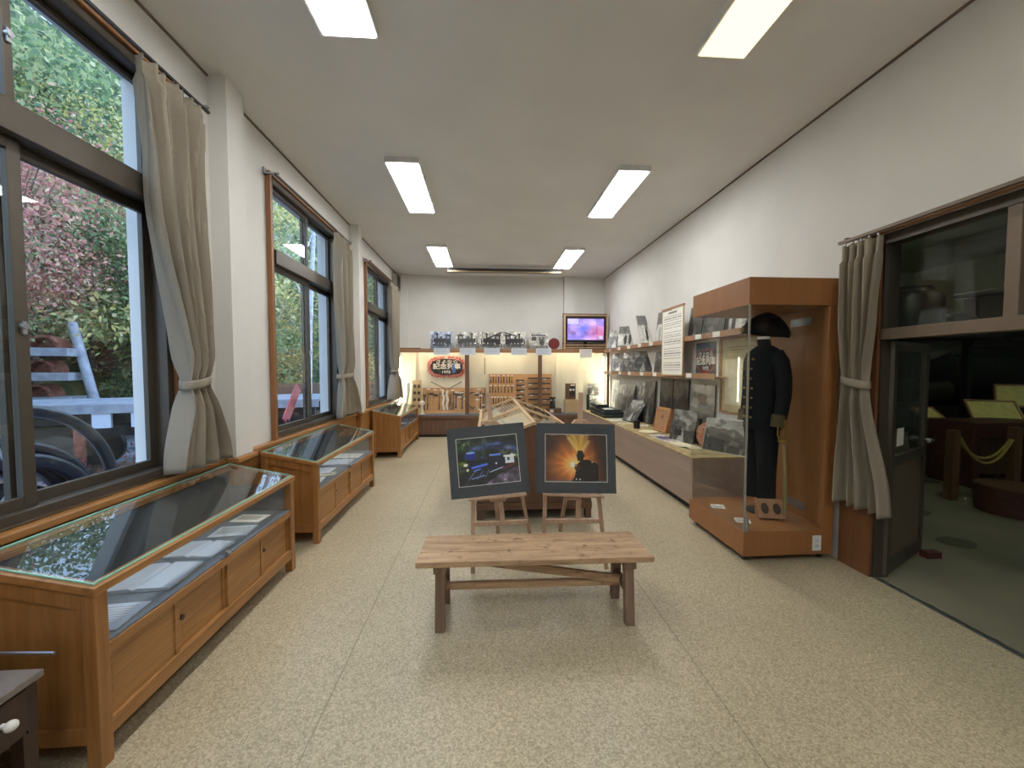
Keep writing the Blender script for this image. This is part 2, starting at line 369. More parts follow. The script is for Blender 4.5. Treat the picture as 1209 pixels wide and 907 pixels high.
def cv_people(seed, w=34, h=44):
    r = random.Random(seed); c = Cv(w, h, G(.74)); c.noise(.2, 5, seed); c.rect(0, 1, .62, 1, G(.45)); c.noise(.4, 6, seed + 2, G(.25), .62)
    for i in range(3):
        x = .22 + .27 * i + r.uniform(-.05, .05); hh = r.uniform(.5, .66); cc = G(r.choice((.12, .2, .82)))
        c.ell(x, hh * .55, .09, hh * .45, cc); c.ell(x, hh + .06, .045, .05, G(.5))
    c.noise(.1, 18, seed + 4); return c
def cv_land(seed, w=44, h=36, base=.62):
    c = Cv(w, h, G(base)); c.noise(.18, 3, seed); r = random.Random(seed)
    def ridge(y0, amp, col):
        p = [r.uniform(0, 6) for _ in range(4)]; z = y0 + amp * (np.sin(c.u * 5 + p[0]) + .5 * np.sin(c.u * 11 + p[1]) + .25 * np.sin(c.u * 23 + p[2])); c._p(c.v < z, col)
    ridge(.66, .07, G(base * .62)); ridge(.45, .06, G(base * .42 + .03)); c.noise(.45, 9, seed + 2, G(base * .25), .6)
    if seed % 2: c.poly([(.3, 0), (.62, 0), (.52, .42), (.48, .42)], G(min(.9, base * 1.25)), .8)
    if seed % 3 == 0: c.rect(.18, .5, .2, .36, G(.12)); c.rect(.2, .24, .36, .46, G(.12))
    c.noise(.4, 7, seed + 4, G(min(.9, base * 1.3)), .7); c.noise(.08, 20, seed + 3); return c

# ------------------------------------------------------------ the room
XL, XR, YF, YN, ZC = -1.98, 2.76, 8.85, -3.6, 3.59
bm = B(); box(bm, XL - .22, XR, YN, YF, -.1, 0); struct(put(bm, 'floor', 'floor'), 'beige speckled linoleum floor')
bm = B(); box(bm, XL - .22, XR + .14, YN - .15, YF + .15, ZC, ZC + .1); struct(put(bm, 'ceiling', 'ceil'), 'flat grey-white ceiling')
WIN = [(-1.75, -.2), (1.0, 2.55), (3.70, 5.25), (6.50, 8.05)]; WZ0, WZ1 = .85, 3.25
bm = B(); y = YN
for a, c in WIN:
    box(bm, XL - .22, XL, y, a, -.4, ZC); box(bm, XL - .22, XL, a, c, -.4, WZ0); box(bm, XL - .22, XL, a, c, WZ1, ZC); y = c
box(bm, XL - .22, XL, y, YF, -.4, ZC); struct(put(bm, 'wall_left', 'wall'), 'off-white window wall on the left')
bm = B(); box(bm, XR, XR + .14, 2.64, YF, 0, ZC); box(bm, XR, XR + .14, -1.3, 2.64, 2.43, ZC); box(bm, XR, XR + .14, YN, -1.3, 0, ZC)
struct(put(bm, 'wall_right', 'wall'), 'off-white wall on the right')
bm = B(); box(bm, XL - .22, XR + .14, YF, YF + .15, 0, ZC); struct(put(bm, 'wall_far', 'wall'), 'grey-white far wall')
bm = B(); box(bm, XL - .22, XR + .14, YN - .15, YN, 0, ZC); struct(put(bm, 'wall_near', 'wall'))
k = 1
for (x0, x1, y0, y1) in ((XL, -1.85, 2.96, 3.16), (XL, -1.85, 5.82, 5.97), (1.78, 2.03, 8.75, YF), (-1.92, -1.75, 8.75, YF)):
    bm = B(); box(bm, x0, x1, y0, y1, 1.94 if y0 > 8 else .84, ZC); struct(put(bm, 'trim_%d' % k, 'wall'), 'wall pilaster'); k += 1
# wainscot below the windows
bm = B(); box(bm, XL, -1.93, YN, 8.38, 0, .80); box(bm, -1.93, -1.86, 2.97, 3.15, 0, .80); box(bm, -1.93, -1.86, 5.83, 5.96, 0, .80)
struct(put(bm, 'trim_5', 'casez'), 'orange wooden panelling under the windows')
bm = B(); box(bm, XL, -1.905, YN, 8.38, .801, .835); box(bm, -1.905, -1.82, 2.94, 3.18, .801, .835); box(bm, -1.905, -1.82, 5.80, 5.99, .801, .835)
struct(put(bm, 'trim_6', 'case', bevel=.004), 'wooden cap rail under the windows')
# thin shadow-gap bead where ceiling meets walls
for nm, (x0, x1, y0, y1) in (('trim_7', (XL, XL + .012, YN, YF)), ('trim_8', (XR - .012, XR, YN, YF))):
    bm = B(); box(bm, x0, x1, y0, y1, ZC - .014, ZC); struct(put(bm, nm, 'greige'), 'thin bead between wall and ceiling')

def window(k, a, c):
    bm = B(); x0, x1 = -2.08, -1.955
    box(bm, x0, x1, a, a + .045, WZ0, WZ1); box(bm, x0, x1, c - .045, c, WZ0, WZ1)
    box(bm, x0, x1, a + .045, c - .045, WZ0, WZ0 + .045); box(bm, x0, x1, a + .045, c - .045, WZ1 - .06, WZ1)
    box(bm, x0, x1 + .02, a + .045, c - .045, 2.47, 2.60)
    root = struct(put(bm, 'window_%d' % k, 'bronze', bevel=.003), 'tall bronze framed sliding window %s' % ['', 'nearest the camera', 'in the middle of the left wall', 'farthest along the left wall', 'added unseen behind the viewer'][k])
    bm = B(); box(bm, -1.979, -1.935, a - .035, a, WZ0 - .01, WZ1 + .03); box(bm, -1.979, -1.935, c, c + .035, WZ0 - .01, WZ1 + .03); box(bm, -1.979, -1.93, a, c, WZ1, WZ1 + .03)
    put(bm, 'casing', 'trim', root, bevel=.003)
    mid = (a + c) / 2 + .02
    for z0, z1, sw in ((WZ0 + .045, 2.47, .05), (2.60, WZ1 - .06, .035)):
        for i, (s0, s1, xx) in enumerate(((a + .045, mid + sw * .6, -2.005), (mid - sw * .6, c - .045, -2.045))):
            bm = B(); t_ = .014
            box(bm, xx - t_, xx + t_, s0, s0 + sw, z0, z1); box(bm, xx - t_, xx + t_, s1 - sw, s1, z0, z1)
            box(bm, xx - t_, xx + t_, s0 + sw, s1 - sw, z0, z0 + sw); box(bm, xx - t_, xx + t_, s0 + sw, s1 - sw, z1 - sw, z1)
            sash = put(bm, 'sash', 'bronze', root, bevel=.002)
            bm = B(); box(bm, xx - .0025, xx + .0025, s0 + sw, s1 - sw, z0 + sw, z1 - sw); put(bm, 'pane', 'pane', sash)
            if i == 0:
                bm = B(); zz = z0 + (z1 - z0) * .5; cyl(bm, (xx + t_, s1 - sw / 2, zz), (xx + t_ + .018, s1 - sw / 2, zz), .014); box(bm, xx + t_, xx + t_ + .012, s1 - sw / 2 - .008, s1 - sw / 2 + .008, zz - .035, zz + .02)
                put(bm, 'latch', 'steel', sash, smooth=True)
for k, (a, c) in zip((4, 1, 2, 3), WIN): window(k, a, c)

# ------------------------------------------------------------ ceiling lamps
def lamp(x, y, label, mat='lamp'):
    r = thing('ceiling_light', label, 'ceiling light', (x, y, ZC), 0, 'rectangular ceiling lights')
    bm = B(); box(bm, -.17, .17, -.62, -.605, -.05, 0); box(bm, -.17, .17, .605, .62, -.05, 0); box(bm, -.17, -.155, -.605, .605, -.05, 0); box(bm, .155, .17, -.605, .605, -.05, 0)
    box(bm, -.155, .155, -.605, .605, -.02, -.001)
    put(bm, 'housing', 'lampmetal', r); bm = B(); box(bm, -.154, .154, -.604, .604, -.056, -.022); put(bm, 'diffuser', mat, r)
names = ['nearest the camera', 'in the middle row', 'in the farthest row', 'added unseen behind the viewer']  # last row is out of view, added for illumination
for i, y in enumerate((1.90, 4.58, 7.26, -.78)):
    for j, x in enumerate((-.83, 1.54)):
        lamp(x, y, 'lit rectangular ceiling light on the %s side, %s%s' % (('left', 'right')[j], names[i], ', with yellowed stained cover' if (i, j) == (0, 1) else ''), 'lampw' if (i, j) == (0, 1) else 'lamp')
r = thing('projection_screen', 'long dark roll-up screen case fixed under the ceiling at the far end', 'projection screen', (0, 0, 0))
bm = B(); tube(bm, [(-.78, 7.98, 3.50), (1.55, 7.98, 3.50)], .045, 12); put(bm, 'roller_case', 'darksteel', r, smooth=True)
for x in (-.76, 1.52):
    bm = B(); box(bm, x - .02, x + .02, 7.95, 8.01, 3.53, ZC); put(bm, 'bracket', 'lampmetal', r)
bm = B(); box(bm, -.78, 1.55, 7.92, 7.935, 3.46, 3.475); put(bm, 'pull_bar', 'pale', r)
r = thing('wall_vent', 'small grey louvred vent box high on the left wall near the far corner', 'vent', (-1.98, 8.52, 3.2))
bm = B(); box(bm, 0, .1, -.17, .17, 0, .3); put(bm, 'vent_housing', 'aircon', r, bevel=.004)
bm = B()
for k in range(8): box(bm, .1, .112, -.15, .15, .03 + k * .033, .045 + k * .033)
put(bm, 'louvre', 'darksteel', r)

# ------------------------------------------------------------ curtains
def curtain(rows, x, side, label, folds, seed, name='curtain', amp=.058):
    """rows: (z, y0, y1); cloth hangs in a plane of constant x"""
    rnd = random.Random(seed); rt = thing(name, label, 'curtain', (0, 0, 0)); ph = rnd.uniform(0, 6)
    zt, zb = rows[0][0], rows[-1][0]; tie = [r for r in rows if len(r) > 3][0][0]
    n, mrow = folds * 10, 60; bm = B(); grid = []
    for j in range(mrow + 1):
        z = zt + (zb - zt) * j / mrow
        for i in range(len(rows) - 1):
            if rows[i][0] >= z >= rows[i + 1][0] - 1e-6: break
        a, c = rows[i], rows[i + 1]; q = (a[0] - z) / (a[0] - c[0]); q = q * q * (3 - 2 * q); y0 = a[1] + (c[1] - a[1]) * q; y1 = a[2] + (c[2] - a[2]) * q
        near = math.exp(-((z - tie) / .1) ** 2); am = amp * (1 - .45 * near) * (1.0 if z < zt - .1 else .55)
        row = []
        for k in range(n + 1):
            u = k / n; uu = u + .02 * math.sin(u * 9 + z * 2 + ph)
            f = math.sin(uu * folds * 2 * PI + ph + .5 * math.sin(z * 1.7)); f2 = math.sin(uu * folds * PI * .9 + ph * 2 + z)
            yy = y0 + (y1 - y0) * u + .012 * math.cos(uu * folds * 2 * PI) * (1 - near)
            row.append(bm.verts.new((x + am * f + am * .4 * f2, yy, z + (.006 * f if j == mrow else 0) + (.012 * abs(f) if j == 0 else 0))))
        grid.append(row)
    for j in range(mrow):
        for k in range(n): bm.faces.new((grid[j][k], grid[j][k + 1], grid[j + 1][k + 1], grid[j + 1][k]))
    o = put(bm, 'curtain_cloth', 'curtain', rt, smooth=True); sm = o.modifiers.new('thick', 'SOLIDIFY'); sm.thickness = .004
    tr = [r for r in rows if len(r) > 3][0]; cy = (tr[1] + tr[2]) / 2; wv = (tr[2] - tr[1]) / 2 + .012; bm = B(); rings = []
    N = 28
    for zz, s in ((-.028, 1), (-.01, 1.03), (.012, 1.03), (.03, 1)):
        rings.append([Vector((x + (amp * 1.25) * s * math.cos(2 * PI * k / N), cy + wv * s * math.sin(2 * PI * k / N), tr[0] + zz + .02 * math.sin(2 * PI * k / N))) for k in range(N)])
    loft(bm, rings, cap=False); o = put(bm, 'tieback', 'curtain', rt, smooth=True); sm = o.modifiers.new('thick', 'SOLIDIFY'); sm.thickness = .004
    for k in range(folds):
        bm = B(); yk = rows[0][1] + (rows[0][2] - rows[0][1]) * (k + .5) / folds; box(bm, x - .006, x + .006, yk - .004, yk + .004, zt, zt + .03); put(bm, 'hook', 'steel', rt)
    return rt
curtain([(3.17, 2.24, 2.72), (2.6, 2.30, 2.68), (1.41, 2.50, 2.66, 1), (.87, 2.38, 2.84)], -1.85, 1, 'beige pleated curtain tied back beside the nearest window', 7, 1)
curtain([(3.17, 4.93, 5.46), (2.6, 4.94, 5.44), (1.41, 4.98, 5.44, 1), (.87, 4.88, 5.70)], -1.85, 1, 'beige pleated curtain tied back beside the middle window', 6, 2)
curtain([(3.17, 7.56, 8.20), (2.6, 7.60, 8.18), (1.45, 7.78, 8.10, 1), (.87, 7.55, 8.32)], -1.85, 1, 'beige pleated curtain tied back beside the farthest window', 6, 3)
curtain([(2.39, 2.44, 2.745), (1.9, 2.47, 2.735), (1.40, 2.51, 2.69, 1), (.50, 2.33, 2.75)], 2.655, -1, 'taupe curtain tied back between the uniform case and the glass doorway', 5, 4, amp=.042)
for k, (a, c) in enumerate(((-1.85, -.05), (.9, 2.80), (3.62, 5.55), (6.42, 8.28))):
    r = thing('curtain_rail', 'dark curtain rail above the %s window' % ['rear', 'nearest', 'middle', 'farthest'][k], 'curtain rail', (0, 0, 0), 0, 'curtain rails')
    bm = B(); box(bm, -1.872, -1.856, a, c, 3.215, 3.231); put(bm, 'rail', 'darksteel', r)
    for yy in (a + .03, c - .03):
        bm = B(); box(bm, -1.978, -1.845, yy - .01, yy + .01, 3.236, 3.25); box(bm, -1.99 + .012, -1.965, yy - .02, yy + .02, 3.236, 3.29); put(bm, 'bracket', 'steel', r)
r = thing('curtain_rail', 'brown curtain rail above the glass doorway on the right', 'curtain rail', (0, 0, 0))
bm = B(); box(bm, 2.64, 2.67, -1.2, 2.76, 2.425, 2.445); put(bm, 'rail', 'greige', r)
for yy in (2.7, 1.0, -1.1):
    bm = B(); box(bm, 2.64, 2.759, yy - .01, yy + .01, 2.446, 2.458); put(bm, 'bracket', 'greige', r)

# ------------------------------------------------------------ left display cases
def display_case(L_, label, y0):
    D = .46; r = thing('display_case', label, 'display case', (-1.43 - D / 2, y0 + L_ / 2, 0), 0, 'sloping glass-topped display cases along the window wall')
    h = L_ / 2; d = D / 2; zf, zb = .70, .80; P = .05
    for sx in (-1, 1):
        for sy in (-1, 1):
            bm = B(); xa, xb = (d - P, d) if sx > 0 else (-d, -d + P); ya, yb = (h - P, h) if sy > 0 else (-h, -h + P)
            box(bm, xa, xb, ya, yb, 0, zf - .03 if sx > 0 else zb - .03); put(bm, 'leg', 'casez', r, bevel=.003)
    zs = lambda x: zf + (zb - zf) * (d - x) / D
    for sy in (-1, 1):
        bm = B(); ya, yb = (h - .035, h - .015) if sy > 0 else (-h + .015, -h + .035)
        prism(bm, [(-d + P, .10), (d - P, .10), (d - P, zs(d - P) - .031), (-d + P, zs(-d + P) - .031)], 'Y', ya, yb)
        ya, yb = (h - .045, h - .003) if sy > 0 else (-h + .003, -h + .045)
        prism(bm, [(-d + P, zs(-d + P) - .095), (d - P, zs(d - P) - .095), (d - P, zs(d - P) - .0305), (-d + P, zs(-d + P) - .0305)], 'Y', ya, yb)
        box(bm, -d + P, d - P, ya, yb, .10, .16)
        put(bm, 'end_panel', 'casez', r)
    bm = B(); box(bm, -d + .01, -d + .025, -h + P, h - P, .10, zb - .04); put(bm, 'back_panel', 'casez', r)
    bm = B(); box(bm, -d + .026, -d + .032, -h + P, h - P, .466, zb - .045); box(bm, -d + .033, d - P - .002, -h + .047, -h + .052, .466, .655); box(bm, -d + .033, d - P - .002, h - .052, h - .047, .466, .655); put(bm, 'inner_lining', 'lining', r)
    bm = B(); box(bm, d - .045, d - .003, -h + P, h - P, .10, .165); box(bm, d - .045, d - .003, -h + P, h - P, .415, .455)
    box(bm, -d + .03, d - .046, -h + .036, h - .036, .11, .125); put(bm, 'front_rail', 'case', r, bevel=.002)
    bm = B(); box(bm, -d + .026, d - .012, -h + .046, h - .046, .456, .464); put(bm, 'display_deck', 'cloth', r)
    n = 4; ww = (L_ - 2 * P) / n
    for k in range(n):
        bm = B(); a = -h + P + k * ww; c = a + ww; xo = d - .032 if k % 2 else d - .02
        st = .022; box(bm, xo - .006, xo + .002, a, c, .166, .414); box(bm, xo + .002, xo + .008, a, a + st, .166, .414); box(bm, xo + .002, xo + .008, c - st, c, .166, .414)
        dr = put(bm, 'sliding_door', 'case', r, bevel=.001)
        if k % 2: bm = B(); yk = a + .035; cyl(bm, (xo + .002, yk, .31), (xo + .011, yk, .31), .012); put(bm, 'finger_pull', 'darksteel', dr, smooth=True)
    for k in range(2):
        bm = B(); xo = d - .02 - .008 * k; a = -h + P - .005 if k == 0 else -.015; c = .015 if k == 0 else h - P + .005
        box(bm, xo, xo + .005, a, c, .456, zf - .04); g = put(bm, 'front_glass', 'cpane', r)
        if k == 0:
            bm = B(); box(bm, xo + .005, xo + .02, -.012, .012, .458, .485); cyl(bm, (xo + .02, 0, .47), (xo + .03, 0, .47), .009); put(bm, 'lock', 'steel', g)
    # top frame follows the slope
    bm = B()
    def slab(x0, x1, ya, yb, t0, t1): prism(bm, [(x0, zs(x0) + t0), (x1, zs(x1) + t0), (x1, zs(x1) + t1), (x0, zs(x0) + t1)], 'Y', ya, yb)
    slab(d - .035, d + .008, -h - .008, h + .008, -.03, 0); slab(-d - .003, -d + .04, -h - .008, h + .008, -.03, 0)
    slab(-d + .04, d - .035, -h - .008, -h + .035, -.03, 0); slab(-d + .04, d - .035, h - .035, h + .008, -.03, 0); put(bm, 'top_frame', 'case', r, bevel=.002)
    bm = B(); slab(-d + .016, d - .014, -h + .014, h - .014, .001, .007); put(bm, 'top_glass', 'tglass', r)
    bm = B(); slab(d - .0139, d - .009, -h + .009, h - .009, .001, .0075); slab(-d + .011, -d + .0159, -h + .009, h - .009, .001, .0075)
    slab(-d + .016, d - .014, -h + .009, -h + .0139, .001, .0075); slab(-d + .016, d - .014, h - .0139, h - .009, .001, .0075); put(bm, 'glass_edge', 'gedge', r)
    return r
display_case(1.46, 'orange wood glass-topped display case nearest the camera under the first window', 1.47)
display_case(1.64, 'orange wood glass-topped display case under the middle window', 3.33)
display_case(1.70, 'orange wood glass-topped display case under the farthest window', 6.50)
def doc(x, y, wx, wy, rz, label, mat='white', t=.006, z=.4655, fold=False, grp='papers in the window-side cases', cat='document', name='document', tilt=0):
    r = thing(name, label, cat, (x, y, z), rz, grp); r.rotation_euler = (0, tilt, rz)
    bm = B()
    if fold:
        prism(bm, [(-wx / 2, 0), (wx / 2, 0), (wx / 2, t), (.02, t * 1.6), (0, t * .8), (-.02, t * 1.6), (-wx / 2, t)], 'Y', -wy / 2, wy / 2)
    else: box(bm, -wx / 2, wx / 2, -wy / 2, wy / 2, 0, t)
    pg = put(bm, 'pages', mat, r, bevel=.001)
    bm = B()
    for k in range(7):
        yy = wy / 2 - .03 - k * (wy - .06) / 7; box(bm, -wx / 2 + .02, wx / 2 - .03, yy - .002, yy + .002, t * 1.0, t + .0006)
    if not fold: put(bm, 'printed_lines', 'aircon', r)
    else: bm.free()
    return r
doc(-1.60, 1.66, .26, .19, .1, 'white document at the near end of the nearest display case', 'bluepaper')
doc(-1.64, 1.97, .30, .25, .08, 'large open booklet with bluish white pages in the nearest display case', 'bluepaper', .012, fold=True, name='open_booklet', cat='booklet')
doc(-1.62, 2.26, .26, .19, -.05, 'second open white booklet in the nearest display case, beyond the larger one', 'bluepaper', .010, fold=True, name='open_booklet', cat='booklet')
doc(-1.60, 2.51, .22, .16, .1, 'white document in the nearest display case beyond both booklets', 'bluepaper')
doc(-1.62, 2.72, .2, .13, -.1, 'small pale sheet at the far end of the nearest display case', 'white')
doc(-1.63, 3.62, .24, .18, .15, 'white sheet nearest the camera in the middle display case', 'white')
doc(-1.55, 3.83, .15, .11, .2, 'small cream card in front of white sheets in the middle display case', 'cream')
doc(-1.66, 3.95, .22, .2, 0, 'pale booklet near the centre of the middle display case', 'bluepaper', .01)
doc(-1.62, 4.28, .28, .24, .05, 'open white booklet in the middle display case', 'bluepaper', .012, fold=True, name='open_booklet', cat='booklet')
doc(-1.62, 4.62, .28, .22, 0, 'white sheet at the far end of the middle display case', 'white')
doc(-1.62, 6.9, .24, .3, 0, 'dark bound book at the near end of the farthest display case', 'plastic_dark', .02, name='bound_book', cat='book')
doc(-1.60, 7.3, .22, .2, .1, 'pale blue booklet in the middle of the farthest display case', 'bluepaper', .01)
doc(-1.62, 7.75, .26, .24, -.1, 'blue-grey sheet at the far end of the farthest display case', 'cloth')

# low desk in the near left corner
r = thing('low_desk', 'dark low wooden desk with grey top and knobbed drawer at the bottom left', 'desk', (-1.70, .92, 0))
bm = B(); box(bm, -.24, .21, -.44, .44, .465, .49); put(bm, 'desk_top', 'desktop', r, bevel=.004)
bm = B(); box(bm, -.23, .195, -.43, -.4, .30, .464); box(bm, -.23, .195, .4, .43, .30, .464); box(bm, -.23, -.2, -.4, .4, .30, .464); box(bm, -.2, .19, -.4, .4, .30, .315); put(bm, 'apron', 'brownlid', r)
bm = B(); box(bm, .18, .205, -.395, .395, .318, .458); dr = put(bm, 'drawer', 'brownlid', r, bevel=.003)
bm = B(); cyl(bm, (.205, .325, .395), (.222, .325, .395), .008); sphere(bm, (.232, .325, .395), .017, 8); put(bm, 'knob', 'lampmetal', dr, smooth=True)
for sx in (-.21, .17):
    for sy in (-.41, .41):
        bm = B(); box(bm, sx - .02, sx + .02, sy - .02, sy + .02, 0, .30); put(bm, 'leg', 'brownlid', r)
bm = B(); tube(bm, [(-1.93, 1.435, .505), (-1.52, 1.42, .497)], .006, 8)
tag(put(bm, 'metal_rod', 'steel'), 'thin grey metal rod lying on the low desk against the nearest display case', 'rod')

# ------------------------------------------------------------ far built-in cabinet
r = thing('built_in_cabinet', 'long built-in glazed cabinet with brown panelled base across the far wall', 'display cabinet', (0, 0, 0))
CX0, CX1, CY = -1.95, 2.74, 8.40
bm = B(); box(bm, CX0, CX1, CY + .03, CY + .05, .06, .47)
for k in range(47): box(bm, CX0 + k * .1, CX0 + k * .1 + .096, CY + .018, CY + .03, .06, .40)
put(bm, 'base_panel', 'dark', r)
bm = B(); box(bm, CX0, CX1, CY + .05, CY + .07, 0, .06); put(bm, 'toe_kick', 'blackm', r)
bm = B(); box(bm, CX0, CX1, CY, CY + .029, .40, .47); put(bm, 'base_rail', 'darkx', r, bevel=.003)
bm = B(); box(bm, CX0, CX1, CY, YF - .045, .471, .495); put(bm, 'cabinet_floor', 'cloth', r)
bm = B(); box(bm, CX0, CX1, YF - .04, YF - .012, .06, 1.92); box(bm, -1.68, -1.58, YF - .09, YF - .041, .496, 1.84); box(bm, 1.60, 1.78, YF - .08, YF - .041, .496, 1.84); put(bm, 'back_panel', 'caseback', r)
for x0, x1 in ((-.46, -.37), (1.14, 1.225), (CX0, CX0 + .04), (2.68, CX1)):
    bm = B(); box(bm, x0, x1, CY - .004, CY + .04, .496, 1.839); put(bm, 'post', 'dark', r, bevel=.002)
bm = B(); box(bm, CX0, CX1, CY - .03, YF - .105, 1.905, 1.925); box(bm, CX0, CX1, CY - .03, CY + .03, 1.84, 1.904); put(bm, 'ledge', 'ledge', r, bevel=.003)
for x0, x1 in ((CX0 + .041, -.461), (-.369, 1.139), (1.226, 2.679)):
    bm = B(); box(bm, x0, x1, CY + .015, CY + .020, .497, 1.838); put(bm, 'glass_front', 'cpane', r)
for x, lab in ((-1.87, 'glowing upright tube lamp at the left end of the far cabinet'), (2.63, 'glowing upright tube lamp at the right end of the far cabinet')):
    q = thing('tube_lamp', lab, 'tube lamp', (x, 8.52, 0)); bm = B(); cyl(bm, (0, 0, .60), (0, 0, 1.76), .016); put(bm, 'tube', 'tube', q)
    bm = B(); box(bm, -.02, .02, -.02, .02, .496, .60); box(bm, -.02, .02, -.02, .02, 1.76, 1.90); put(bm, 'socket', 'lampmetal', q)
for x0, x1, lab in ((-1.6, -.5, 'left'), (-.2, 1.0, 'middle'), (1.3, 2.5, 'right')):
    q = thing('tube_lamp', 'tube lamp under the ledge inside the %s bay of the far cabinet' % lab, 'tube lamp', (0, 8.47, 1.878)); bm = B(); cyl(bm, (x0, 0, 0), (x1, 0, 0), .014); put(bm, 'tube', 'tube', q)
    bm = B(); box(bm, x0 - .03, x0, -.02, .02, -.02, .026); box(bm, x1, x1 + .03, -.02, .02, -.02, .026); put(bm, 'socket', 'lampmetal', q)

# photographs standing on the ledge, and cards on its front edge
LZ = 1.927
pp = [(-1.23, -.73, cv_train(1), 'leftmost black-and-white locomotive photograph, bluish, on the far ledge'),
      (-.68, -.16, cv_train(22, flip=True), 'second locomotive photograph from the left on the far ledge, engine facing right'),
      (-.14, .37, cv_train(33), 'middle of five locomotive photographs on the far ledge, with a sloping roof line'),
      (.375, .90, cv_train(44, flip=True), 'fourth photograph from the left on the far ledge, two engines under a canopy'),
      (.96, 1.40, cv_wagon(5), 'rightmost photograph on the far ledge, showing a pale railcar with a dark window')]
pp[2][2].line(.3, .6, .98, .98, .035, G(.12)); pp[3][2].line(.02, .98, .6, .75, .035, G(.12))
pp[0][2].a *= np.array((.88, .95, 1.12))
for x0, x1, cv, lab in pp:
    o = picture('photo_print', cv, x1 - x0 - .01, .39, .012, loc=((x0 + x1) / 2, 8.60, LZ), rot=(-.16, 0, 0)); tag(o, lab, 'photograph', 'photographs on the far ledge')
for k, (x0, x1) in enumerate(((-1.12, -.78), (-.57, -.23), (-.05, .30), (.54, .89), (1.08, 1.43))):
    r = thing('caption_card', '%s caption card from the left hanging on the front of the far ledge' % ORD[k], 'card', ((x0 + x1) / 2, 8.364, 1.79), 0, 'caption cards on the far ledge')
    bm = B(); box(bm, -.17, .17, -.003, .003, 0, .145); put(bm, 'card', 'bluepaper', r)
    bm = B()
    for j in range(4): box(bm, -.14, .12 - .02 * (j % 2), -.0036, -.003, .03 + j * .028, .036 + j * .028)
    put(bm, 'printed_lines', 'aircon', r)
r = thing('caption_card', 'large white notice card hanging from the far ledge below the television', 'card', (2.19, 8.364, 1.73))
bm = B(); box(bm, -.14, .14, -.003, .003, 0, .19); put(bm, 'card', 'white', r)
bm = B()
for j in range(5): box(bm, -.11, .11 - .03 * (j % 2), -.0036, -.003, .03 + j * .03, .036 + j * .03)
put(bm, 'printed_lines', 'aircon', r)
bm = B(); cyl(bm, (1.52, 8.56, LZ + .125), (1.52, 8.60, LZ + .125), .125, n=28)
tag(put(bm, 'round_plaque', 'reddisc', smooth=True), 'dark red round plaque on the far ledge beside the railcar photograph', 'plaque')
bm = B(); box(bm, -1.86, -1.42, 8.5, 8.56, 1.926, 1.945); tag(put(bm, 'wood_strip', 'brownlid'), 'flat dark strip of wood at the left end of the far ledge', 'wood strip')

# television in wooden rack
r = thing('television', 'flat television showing a violet and pink picture on the far ledge', 'television', (2.22, 8.52, 1.93))
bm = B(); box(bm, -.44, .44, -.02, .04, .16, .72); put(bm, 'bezel', 'blackm', r, bevel=.004)
c = Cv(80, 50, (.72, .62, .95)); c.noise(.25, 4, 3); c.noise(.5, 4, 8, (.42, .42, .85), .5); c.ell(.85, .35, .45, .5, (.80, .45, .62), .9, .8); c.ell(.45, .55, .22, .35, (.35, .4, .9), .7, .8); c.noise(.3, 6, 9, (.35, .2, .5), .68); c.rect(0, .3, .75, 1, (.85, .82, 1), .7); c.rect(.86, .96, .06, .2, (.75, .85, .85), .8); c.noise(.05, 22, 4)
picture('screen', c, .82, .47, .004, r, (0, -.024, .205), mat='screen')
bm = B(); box(bm, -.1, .1, -.03, .1, 0, .012); box(bm, -.03, .03, .0, .03, .012, .16); put(bm, 'stand', 'blackm', r)
r = thing('television_rack', 'slatted wooden frame standing around the television on the far ledge', 'rack', (2.22, 8.52, 1.93))
for x in (-.5, .46):
    bm = B(); box(bm, x, x + .03, -.085, -.05, 0, .76); put(bm, 'upright', 'pale', r)
bm = B()
for z in (.02, .08, .74): box(bm, -.52, .51, -.05, -.035, z, z + .02)
put(bm, 'slat', 'pale', r)
bm = B(); box(bm, -.5, .49, .08, .11, 0, .14); box(bm, -.5, .51, .08, .1, .72, .80); box(bm, -.5, -.46, .06, .079, .0, .8); box(bm, .455, .495, .06, .079, 0, .8); put(bm, 'rear_frame', 'dark', r)
for x in (-.5, .46):
    bm = B(); box(bm, x, x + .03, -.034, .059, .745, .76); put(bm, 'side_rail', 'dark', r)

# oval headboard sign
r = thing('train_headboard', 'oval black train headboard with Japanese lettering ringed by red paper flowers', 'sign', (-.885, 8.78, 1.53))
N = 40
def sup(a, b_, t, p=.75): c_, s_ = math.cos(t), math.sin(t); return (a * math.copysign(abs(c_) ** p, c_), b_ * math.copysign(abs(s_) ** p, s_))
bm = B(); prism(bm, [sup(.36, .185, 2 * PI * k / N) for k in range(N)], 'Y', -.012, .012); put(bm, 'sign_plate', 'blackm', r)
fl = leafmat('paper_flowers', [(222, 92, 84), (238, 140, 128), (244, 190, 178), (206, 70, 70)])
for k in range(34):
    x, z = sup(.40, .215, 2 * PI * k / 34); bm = B(); rr = random.Random(k)
    for j in range(9):
        a = 2 * PI * j / 9 + k; v0 = Vector((x, -.02, z)); p1 = v0 + Vector((math.cos(a) * .04, rr.uniform(-.012, .012), math.sin(a) * .04)); p2 = v0 + Vector((math.cos(a + .5) * .045, rr.uniform(-.012, .012), math.sin(a + .5) * .045))
        vv = [bm.verts.new(q) for q in (v0, p1, p2)] + [bm.verts.new(v0 + Vector((0, .012, 0)))]
        bm.faces.new(vv[:3]); bm.faces.new((vv[0], vv[2], vv[3])); bm.faces.new((vv[0], vv[3], vv[1])); bm.faces.new((vv[1], vv[3], vv[2]))
    put(bm, 'paper_flower', fl, r)
text('さよなら', .085, 'white', r, (0, -.014, .118), off=.0015, name='upper_lettering', sx=1.5)
